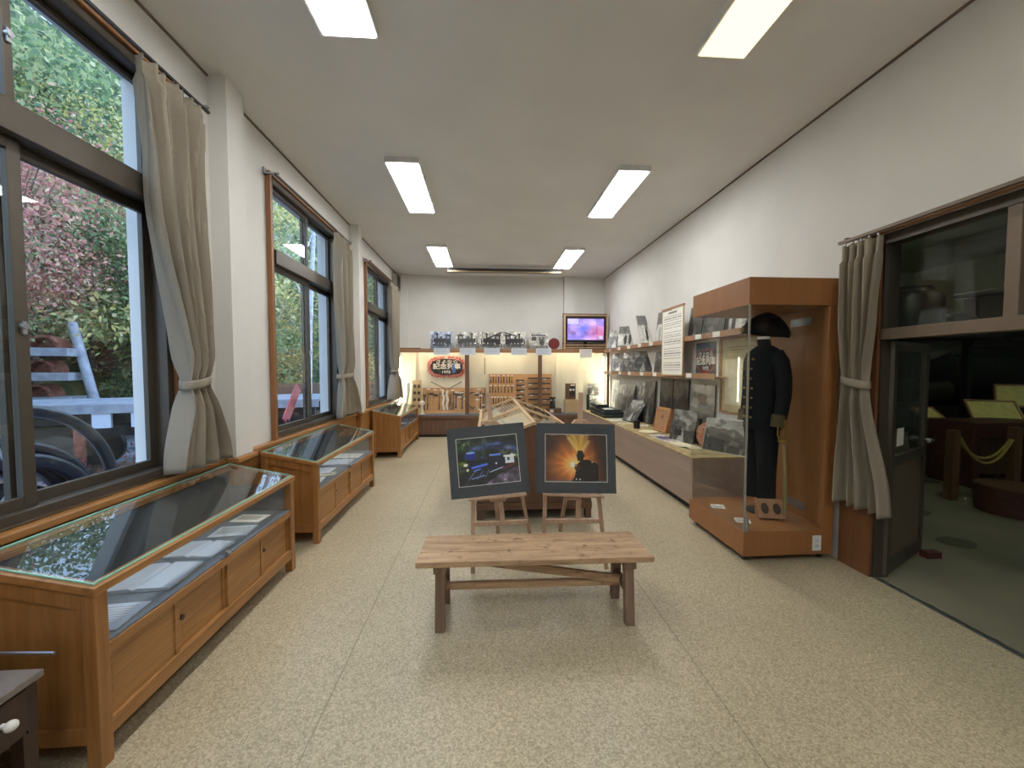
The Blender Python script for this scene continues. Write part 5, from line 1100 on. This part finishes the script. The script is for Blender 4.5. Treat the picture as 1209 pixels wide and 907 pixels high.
# rope barrier
def post(x, y, lab):
    r = thing('rope_post', lab, 'post', (x, y, 0), 0, 'rope barrier posts'); bm = B(); box(bm, -.043, .043, -.043, .043, 0, .80); put(bm, 'post', 'postw', r, bevel=.006); return r
post(5.30, 4.0, 'brown wooden rope post beyond the open glass door'); post(6.30, 4.15, 'brown rope post partly behind the maroon drum at the right edge')
bm = B(); tube(bm, [(5.36 + .88 * t_, 4.0 + .15 * t_, .70 - .9 * t_ * (1 - t_) - .05 * t_) for t_ in [k / 14 for k in range(15)]], .014, 8); tube(bm, [(5.36 + .88 * t_, 3.98 + .15 * t_, .72 - 1.15 * t_ * (1 - t_) - .07 * t_) for t_ in [k / 14 for k in range(15)]], .014, 8)
tag(put(bm, 'barrier_rope', 'rope', smooth=True), 'yellow rope sagging between the two hall posts', 'rope')
r = thing('wooden_drum', 'low round maroon drum seat on the hall floor at the right edge', 'drum', (5.45, 3.58, 0)); bm = B(); tube(bm, [(0, 0, 0), (0, 0, .27)], [.26, .28], 28); put(bm, 'drum', 'maroon', r, smooth=True); bm = B(); cyl(bm, (0, 0, .2705), (0, 0, .285), .27, n=28); put(bm, 'lid', 'dark', r)
r = thing('brown_chest', 'dark brown wooden stand draped with yellow rope at the right edge', 'stand', (6.55, 4.55, 0)); bm = B(); box(bm, -.5, .6, -.2, .3, .62, .82); box(bm, -.5, -.4, -.2, .3, 0, .62); box(bm, .5, .6, -.2, .3, 0, .62); put(bm, 'stand_body', 'maroon', r, bevel=.01); bm = B(); box(bm, -.4, .5, .05, .1, .1, .6); put(bm, 'back_board', 'postw', r)
def board(x, y, z, w_, h_, lean, rz, lab):
    r = thing('info_board', lab, 'information board', (x, y, 0), rz, 'hall information boards'); mt = Matrix.Translation((0, 0, z)) @ Matrix.Rotation(-lean, 4, 'X')
    bm = B(); box(bm, -w_ / 2, w_ / 2, -.005, .012, 0, h_, mt); put(bm, 'panel', 'litcard', r); bm = B()
    for q in ((-w_ / 2 - .02, w_ / 2 + .02, -.02, .02, -.02, 0), (-w_ / 2 - .02, w_ / 2 + .02, -.02, .02, h_, h_ + .02), (-w_ / 2 - .02, -w_ / 2, -.02, .02, 0, h_), (w_ / 2, w_ / 2 + .02, -.02, .02, 0, h_)): box(bm, *q, mt)
    put(bm, 'frame', 'ledgey', r); bm = B(); box(bm, -.03, .03, .03, .07, 0, z + .02); put(bm, 'post', 'postw', r)
board(6.95, 4.72, .72, .46, .42, .75, -.55, 'tilted yellow-lit information board beside the locomotive'); board(7.35, 4.85, .98, .36, .28, .2, -.6, 'upright small yellow board behind the tilted one'); board(6.25, 4.95, .80, .28, .2, .9, 0, 'small dim grey board left of the tilted yellow one')

# ------------------------------------------------------------ outdoors
GZ = -.35
bm = B(); box(bm, -40, XL - .22, -12, 40, GZ - .2, GZ); struct(put(bm, 'ground', 'ground'), 'pale concrete yard outside the windows')
# hillside
m, t, b = newmat('leafy_hillside'); n = t.nodes.new('ShaderNodeTexNoise'); n.inputs['Scale'].default_value = 1.3; n.inputs['Detail'].default_value = 9; rr = t.nodes.new('ShaderNodeValToRGB')
e = rr.color_ramp.elements; e[0].position = .3; e[0].color = L(50, 58, 42) + (1,); e[1].position = .75; e[1].color = L(150, 140, 84) + (1,); x = e.new(.5); x.color = L(96, 106, 66) + (1,)
cc = t.nodes.new('ShaderNodeTexCoord'); t.links.new(cc.outputs['Object'], n.inputs['Vector']); t.links.new(n.outputs['Fac'], rr.inputs[0]); t.links.new(rr.outputs[0], b.inputs['Base Color']); b.inputs['Roughness'].default_value = .95; M['hill'] = m
bm = B(); gx, gy = 40, 60; g = []; rnd = random.Random(3)
for i in range(gx + 1):
    row = []
    for j in range(gy + 1):
        u_ = i / gx; a_ = -10.5 - u_ * 26; yy = -14 + 60 * j / gy
        # ridge runs parallel to the wall and closes in behind the yard further along
        dist = u_ * 26; zz = GZ - .1 + dist * 1.05 + .35 * math.sin(yy * .7 + i * .5) * min(1, dist / 3) + rnd.uniform(-.15, .15) * min(1, dist)
        row.append(bm.verts.new((a_ + max(0, yy - 9) * .22, yy, zz)))
    g.append(row)
for i in range(gx):
    for j in range(gy): bm.faces.new((g[i][j], g[i + 1][j], g[i + 1][j + 1], g[i][j + 1]))
o = put(bm, 'hillside', 'hill', smooth=True); o['kind'] = 'structure'; o['label'] = 'steep leaf-covered hillside behind the yard'
def hz(x, y):
    d = (-10.5 + max(0, y - 9) * .22) - x; return GZ if d < 0 else GZ - .1 + d * 1.05
def leaves(n, cl, spread, size, seed):
    R = np.random.RandomState(seed); k = R.randint(0, len(cl), n); c = np.array(cl)[k] + R.normal(0, 1, (n, 3)) * np.array(spread)
    a = R.normal(0, 1, (n, 3)); a /= np.linalg.norm(a, axis=1)[:, None]; b_ = np.cross(a, R.normal(0, 1, (n, 3))); b_ /= np.linalg.norm(b_, axis=1)[:, None]
    s = (size * R.uniform(.6, 1.3, n))[:, None]; V = np.stack([c - a * s, c + b_ * s * .5, c + a * s, c - b_ * s * .5], 1).reshape(-1, 3)
    return V, [(4 * i, 4 * i + 1, 4 * i + 2, 4 * i + 3) for i in range(n)]
def tree(x, y, H, R_, kind, label, n=2600, size=.13, seed=0, trunk='bark', low=.25, z=None):
    z0 = hz(x, y) - .1 if z is None else z; rn = random.Random(seed); r = thing('autumn_tree', label, 'tree', (x, y, z0), 0, 'trees on the slope outside')
    cl = [(rn.gauss(0, R_ * .5), rn.gauss(0, R_ * .5), H * rn.uniform(low, 1)) for _ in range(44)]
    V, F = leaves(int(n * 3.6), cl, (R_ * .2, R_ * .2, R_ * .14), size * .68, seed); me = bpy.data.meshes.new('foliage'); me.from_pydata(V.tolist(), [], F); me.materials.append(LEAF[kind]); o = bpy.data.objects.new('foliage', me); COL.objects.link(o); o.parent = r
    bm = B(); lean = rn.uniform(-.3, .3); tube(bm, [(0, 0, 0), (lean * .3, 0, H * .35), (lean, lean * .5, H * .7), (lean * 1.2, lean, H)], [.035 * H ** .6, .03 * H ** .6, .018 * H ** .6, .004], 8); tk = put(bm, 'trunk', trunk, r, smooth=True)
    bm = B()
    for c_ in cl[:12]:
        h0 = c_[2] * .6; tube(bm, [(lean * h0 / H, 0, h0), (c_[0] * .6, c_[1] * .6, c_[2] * .85), c_], [.02, .012, .004], 5)
    put(bm, 'branches', trunk, r, smooth=True)
TR = [(-6.5, 5.6, 5.2, 1.35, 'red', 'small red-pink maple nearest the window, its trunk in front of the wagon', 1150, .05, .62),
      (-15.5, 1.0, 9, 3.2, 'dark', 'dark green tree highest on the slope at the far left edge', 4200, .14, .1),
      (-11.5, 5.4, 8.5, 2.4, 'dark', 'dark green tree behind the red maple on the slope', 4600, .10, .1),
      (-8.9, 10.6, 6.0, 1.8, 'green', 'green maple overhanging the stacked drums outside the nearest window', 4200, .075, .48),
      (-10.4, 9.6, 6.6, 1.7, 'red', 'red-leaved maple rising over the stacked drums at left', 5200, .07, .52),
      (-12.4, 11.4, 7.5, 2.4, 'yellow', 'tall yellow-green tree up the slope outside the nearest window', 5200, .085, .35),
      (-12.5, 7.5, 9.0, 2.8, 'green', 'tall green tree high on the slope, left of the yellow one', 4600, .13, .4),
      (-11.0, 11.5, 7.0, 2.4, 'yellow', 'yellow tree behind the flat wagon toward the middle window', 4200, .12, .2),
      (-14.5, 11.0, 9.5, 3.0, 'dark', 'dark green tree on the upper slope above the wagon', 4600, .15, .2),
      (-16, 7.0, 10, 3.2, 'yellow', 'pale yellow tree highest on the slope at the left', 4200, .15, .2),
      (-8.5, 12.6, 5.5, 2.0, 'green', 'green bushy tree seen low through the middle window', 3800, .11, .05),
      (-8.8, 15.8, 8.0, 2.4, 'yellow', 'yellow tree high through the middle window', 3800, .12, .2),
      (-6.6, 17.5, 8.5, 2.6, 'dark', 'dark tree in the upper part of the middle window', 4200, .13, .1),
      (-6.0, 21.0, 8.0, 2.8, 'green', 'green tree seen through the farthest window', 4200, .14, 0),
      (-3.8, 19.0, 6.0, 2.2, 'yellow', 'yellow-green bushy tree low in the farthest window', 3400, .12, 0),
      (-9.6, 2.6, 7.5, 2.4, 'green', 'green tree beyond the left edge of the nearest window', 3400, .11, .2),
      (-13, 3.5, 9, 2.8, 'red', 'reddish tree high on the slope at far left', 3600, .14, .2),
      (-12.8, 15.5, 9, 3, 'green', 'large green tree between the nearest and middle window views', 4200, .14, .1)]
for i, (x, y, H, R_, kd, lab, n_, sz, lw) in enumerate(TR): tree(x, y, H, R_, kd, lab, n_, sz, 50 + i, low=lw)
for i, (x, y, H, lab) in enumerate(((-4.6, 10.2, 7.5, 'pale slender birch nearest in the middle window'), (-7.4, 13.4, 9, 'pale slender birch behind the first in the middle window'), (-9.4, 6.9, 8, 'pale bare trunk rising behind the stacked drums'), (-5.8, 14.2, 8, 'leaning pale birch at the right of the middle window'))):
    r = thing('birch_tree', lab, 'tree', (x, y, hz(x, y) - .1), 0, 'pale bare trunks outside'); bm = B(); tube(bm, [(0, 0, 0), (.1, 0, H * .4), (.25, .1, H * .8), (.3, .1, H)], [.09, .075, .04, .01], 8); put(bm, 'trunk', 'birch', r, smooth=True)
    bm = B(); rn = random.Random(i)
    for k in range(12):
        h0 = H * rn.uniform(.3, .9); a = rn.uniform(0, 6.28); tube(bm, [(.15 * h0 / H, 0, h0), (.5 * math.cos(a), .5 * math.sin(a), h0 + .5), (.8 * math.cos(a), .8 * math.sin(a), h0 + 1.2)], [.018, .01, .003], 5)
    put(bm, 'branches', 'birch', r, smooth=True)
# shrubs along the foot of the slope
for i, (x, y, kd) in enumerate(((-12.6, 5.0, 'green'), (-11.6, 12.4, 'red'), (-9.6, 16.0, 'dark'), (-7.4, 15.4, 'yellow'), (-5.0, 17.2, 'green'), (-2.9, 15.6, 'dark'))):
    r = thing('shrub', '%s shrub, %s from the left along the foot of the slope' % ({'green': 'green', 'red': 'reddish', 'dark': 'dark green', 'yellow': 'yellow'}[kd], ORD[i]), 'shrub', (x, y, hz(x, y)), 0, 'shrubs at the foot of the slope'); rn = random.Random(i)
    V, F = leaves(2000, [(rn.gauss(0, .6), rn.gauss(0, .6), rn.uniform(.2, 1.3)) for _ in range(16)], (.25, .25, .2), .09, 90 + i); me = bpy.data.meshes.new('foliage'); me.from_pydata(V.tolist(), [], F); me.materials.append(LEAF[kd]); o = bpy.data.objects.new('foliage', me); COL.objects.link(o); o.parent = r
    bm = B(); tube(bm, [(0, 0, -.1), (0, 0, 1.1)], [.04, .01], 6); put(bm, 'stem', 'bark', r)
V, F = leaves(2600, [(-8 + 4 * random.random(), 4 + 7 * random.random(), GZ + .02) for _ in range(60)], (.8, .8, .004), .05, 4); me = bpy.data.meshes.new('fallen_leaves'); me.from_pydata(V.tolist(), [], F); me.materials.append(LEAF['red']); o = bpy.data.objects.new('fallen_leaves', me); COL.objects.link(o); tag(o, 'scattered fallen leaves on the yard outside', 'leaves', kind='stuff')
# flat wagon
ang = math.atan2(1.75, 5.8)
r = thing('flat_wagon', 'weathered grey flat wagon with plank deck standing in the yard', 'wagon', (-6.1, 6.78, 0), ang)
bm = B()
for k in range(14): box(bm, -3.3, 3.0, .01 + k * .125, .128 + k * .125, .86, .91)
put(bm, 'plank_deck', 'deck', r)
bm = B(); box(bm, -3.3, 3.0, -.05, 0.0, .76, .91); put(bm, 'side_board', 'deck', r)
bm = B(); box(bm, -3.2, 2.9, .25, .4, .56, .85); box(bm, -3.2, 2.9, 1.3, 1.45, .56, .85); put(bm, 'frame_beam', 'blackm', r)
for x in (-2.4, -.9, .6, 2.0):
    for y in (.3, 1.35):
        bm = B(); cyl(bm, (x, y - .06, .07 + GZ + .30), (x, y + .04, .07 + GZ + .30), .37, n=24); put(bm, 'wheel', 'darksteel', r, smooth=True)
for x in (-.2, .3):
    bm = B(); box(bm, x - .12, x + .12, -.03, .02, .52, .755); put(bm, 'stake_pocket', 'bluepaper', r)
bm = B(); box(bm, -3.3, 3.0, .55, 1.2, .30, .5); put(bm, 'underframe', 'blackm', r)
# rusty half drums stacked in rows
r0 = None
for i in range(3):
    for j in range(5):
        x = -11.55 + .52 * j + .04 * i; y = 8.4 + .05 * i + .12 * j; z = GZ + 1.25 + .52 * i
        lab = '%s half drum from the left in the %s row of the rusty stack outside' % (ORD[j], ('bottom', 'middle', 'top')[i])
        if r0 is None:
            r0 = thing('half_drum', lab, 'half drum', (x, y, z), .25, 'rusty half drums stacked outside'); bm = B(); N = 14
            o_ = [(.25 * math.cos(PI * k / N), .27 * math.sin(PI * k / N)) for k in range(N + 1)]; i_ = [(.20 * math.cos(PI * k / N), .22 * math.sin(PI * k / N)) for k in range(N, -1, -1)]
            prism(bm, o_ + i_, 'Y', -.2, .2); put(bm, 'rim', 'rust', r0, smooth=True); bm = B(); prism(bm, [(.195 * math.cos(PI * k / N), .21 * math.sin(PI * k / N)) for k in range(N + 1)], 'Y', .0, .05); put(bm, 'face', 'rust', r0)
        else: dup(r0, (x, y, z), .25, lab)
for i in range(3):
    bm = B(); mt = Matrix.Translation((-10.25, 8.65, GZ + 1.05 + .52 * i)) @ Matrix.Rotation(.25, 4, 'Z'); box(bm, -1.45, 1.4, -.26, .26, .02, .19, mt); tag(put(bm, 'bearer_plank', 'deck'), 'blue-grey bearer plank under the %s row of half drums' % ('bottom', 'middle', 'top')[i], 'plank', 'planks under the half drums')
bm = B(); box(bm, -1.35, 1.3, -.25, .25, GZ, GZ + 1.069, Matrix.Translation((-10.25, 8.65, 0)) @ Matrix.Rotation(.25, 4, 'Z')); tag(put(bm, 'stone_block', 'rock'), 'grey stone block carrying the stacked half drums', 'stone block')
bm = B(); tube(bm, [(-8.2, 8.9, GZ), (-9.15, 9.2, 2.5)], .085, 14); tag(put(bm, 'leaning_pole', 'deck', smooth=True), 'thick blue-grey pole leaning beside the stacked half drums', 'pole')
for i, (x, y, s) in enumerate(((-7.4, 9.7, .75), (-6.2, 10.6, .7), (-8.2, 11.4, 1.0), (-5.6, 9.4, .5))):
    bm = B(); bmesh.ops.create_icosphere(bm, subdivisions=3, radius=s); rn = random.Random(i)
    off = [Vector((rn.uniform(-1, 1), rn.uniform(-1, 1), rn.uniform(-1, 1))).normalized() for _ in range(9)]
    for v in bm.verts:
        d_ = min(1.0, *[(.72 + .1 * k % .2) / max(.2, v.co.normalized().dot(q)) for k, q in enumerate(off)]); v.co = v.co * d_; v.co.z *= .8
        v.co += Vector((x, y, GZ + s * .45))
    tag(put(bm, 'boulder', 'rock'), 'grey boulder, %s from the left behind the flat wagon' % ORD[(1, 2, 0, 3)[i]], 'boulder', 'boulders behind the wagon')
bm = B(); box(bm, -5.98, -5.88, 5.95, 6.03, GZ, .70); tag(put(bm, 'rusty_post', 'rust', bevel=.005), 'short rusty upright post in front of the flat wagon', 'post')
# hose coil
r = thing('hose_coil', 'coil of thick black hose standing close outside the nearest window', 'hose', (0, 0, 0))
for k, (cx, cy, rr_, th) in enumerate(((-3.1, 2.62, .60, .05), (-3.2, 2.66, .64, .05), (-3.3, 2.60, .62, .05), (-3.4, 2.64, .66, .05), (-3.5, 2.6, .60, .05), (-3.15, 2.60, .50, .05), (-3.3, 2.62, .50, .05), (-3.25, 2.78, .76, .042))):
    bm = B(); cz = GZ + rr_ + th + .001; tube(bm, [(cx + .04 * math.sin(a), cy + rr_ * math.cos(a), cz + rr_ * math.sin(a)) for a in [2 * PI * j / 60 for j in range(60)]], th, 10, closed=True); put(bm, 'hose_turn', 'rubber', r, smooth=True)
bm = B(); tube(bm, [(-2.9, 2.45, 1.1), (-2.85, 2.5, .8), (-2.9, 2.35, .55), (-3.0, 2.1, .5)], .007, 6); put(bm, 'binding_wire', 'steel', r, smooth=True)
# red crossing arm outside the middle window
r = thing('crossing_signal', 'slanting faded red board on a thin stand outside the middle window', 'signal', (-3.5, 7.1, GZ))
bm = B(); bar(bm, (0, -.18, .92), (0, .32, 1.5), .02, .2, (0, 0, 1)); put(bm, 'red_board', 'redpaint', r); bm = B(); tube(bm, [(.0, -.2, 0), (.02, -.12, .95)], .02, 8); tube(bm, [(.3, -.4, 0), (.02, -.12, .6)], .014, 8); put(bm, 'stand', 'darksteel', r)
r = thing('timber_stack', 'dark stacked timbers outside behind the red board', 'timber stack', (-4.6, 12.0, GZ), .3)
for k in range(4):
    bm = B(); box(bm, -2.4, 2.0, -.4, .4, k * .36, k * .36 + .32); put(bm, 'timber', 'dark', r)
bm = B(); tube(bm, [(-4.7, 7.35, GZ), (-4.7, 7.35, GZ + .28)], [.13, .16], 18); tag(put(bm, 'bucket', 'bluepaper', smooth=True), 'pale bucket on the yard near the end of the wagon', 'bucket')
# names of repeated prints keep what they show; every copy has its own mesh above
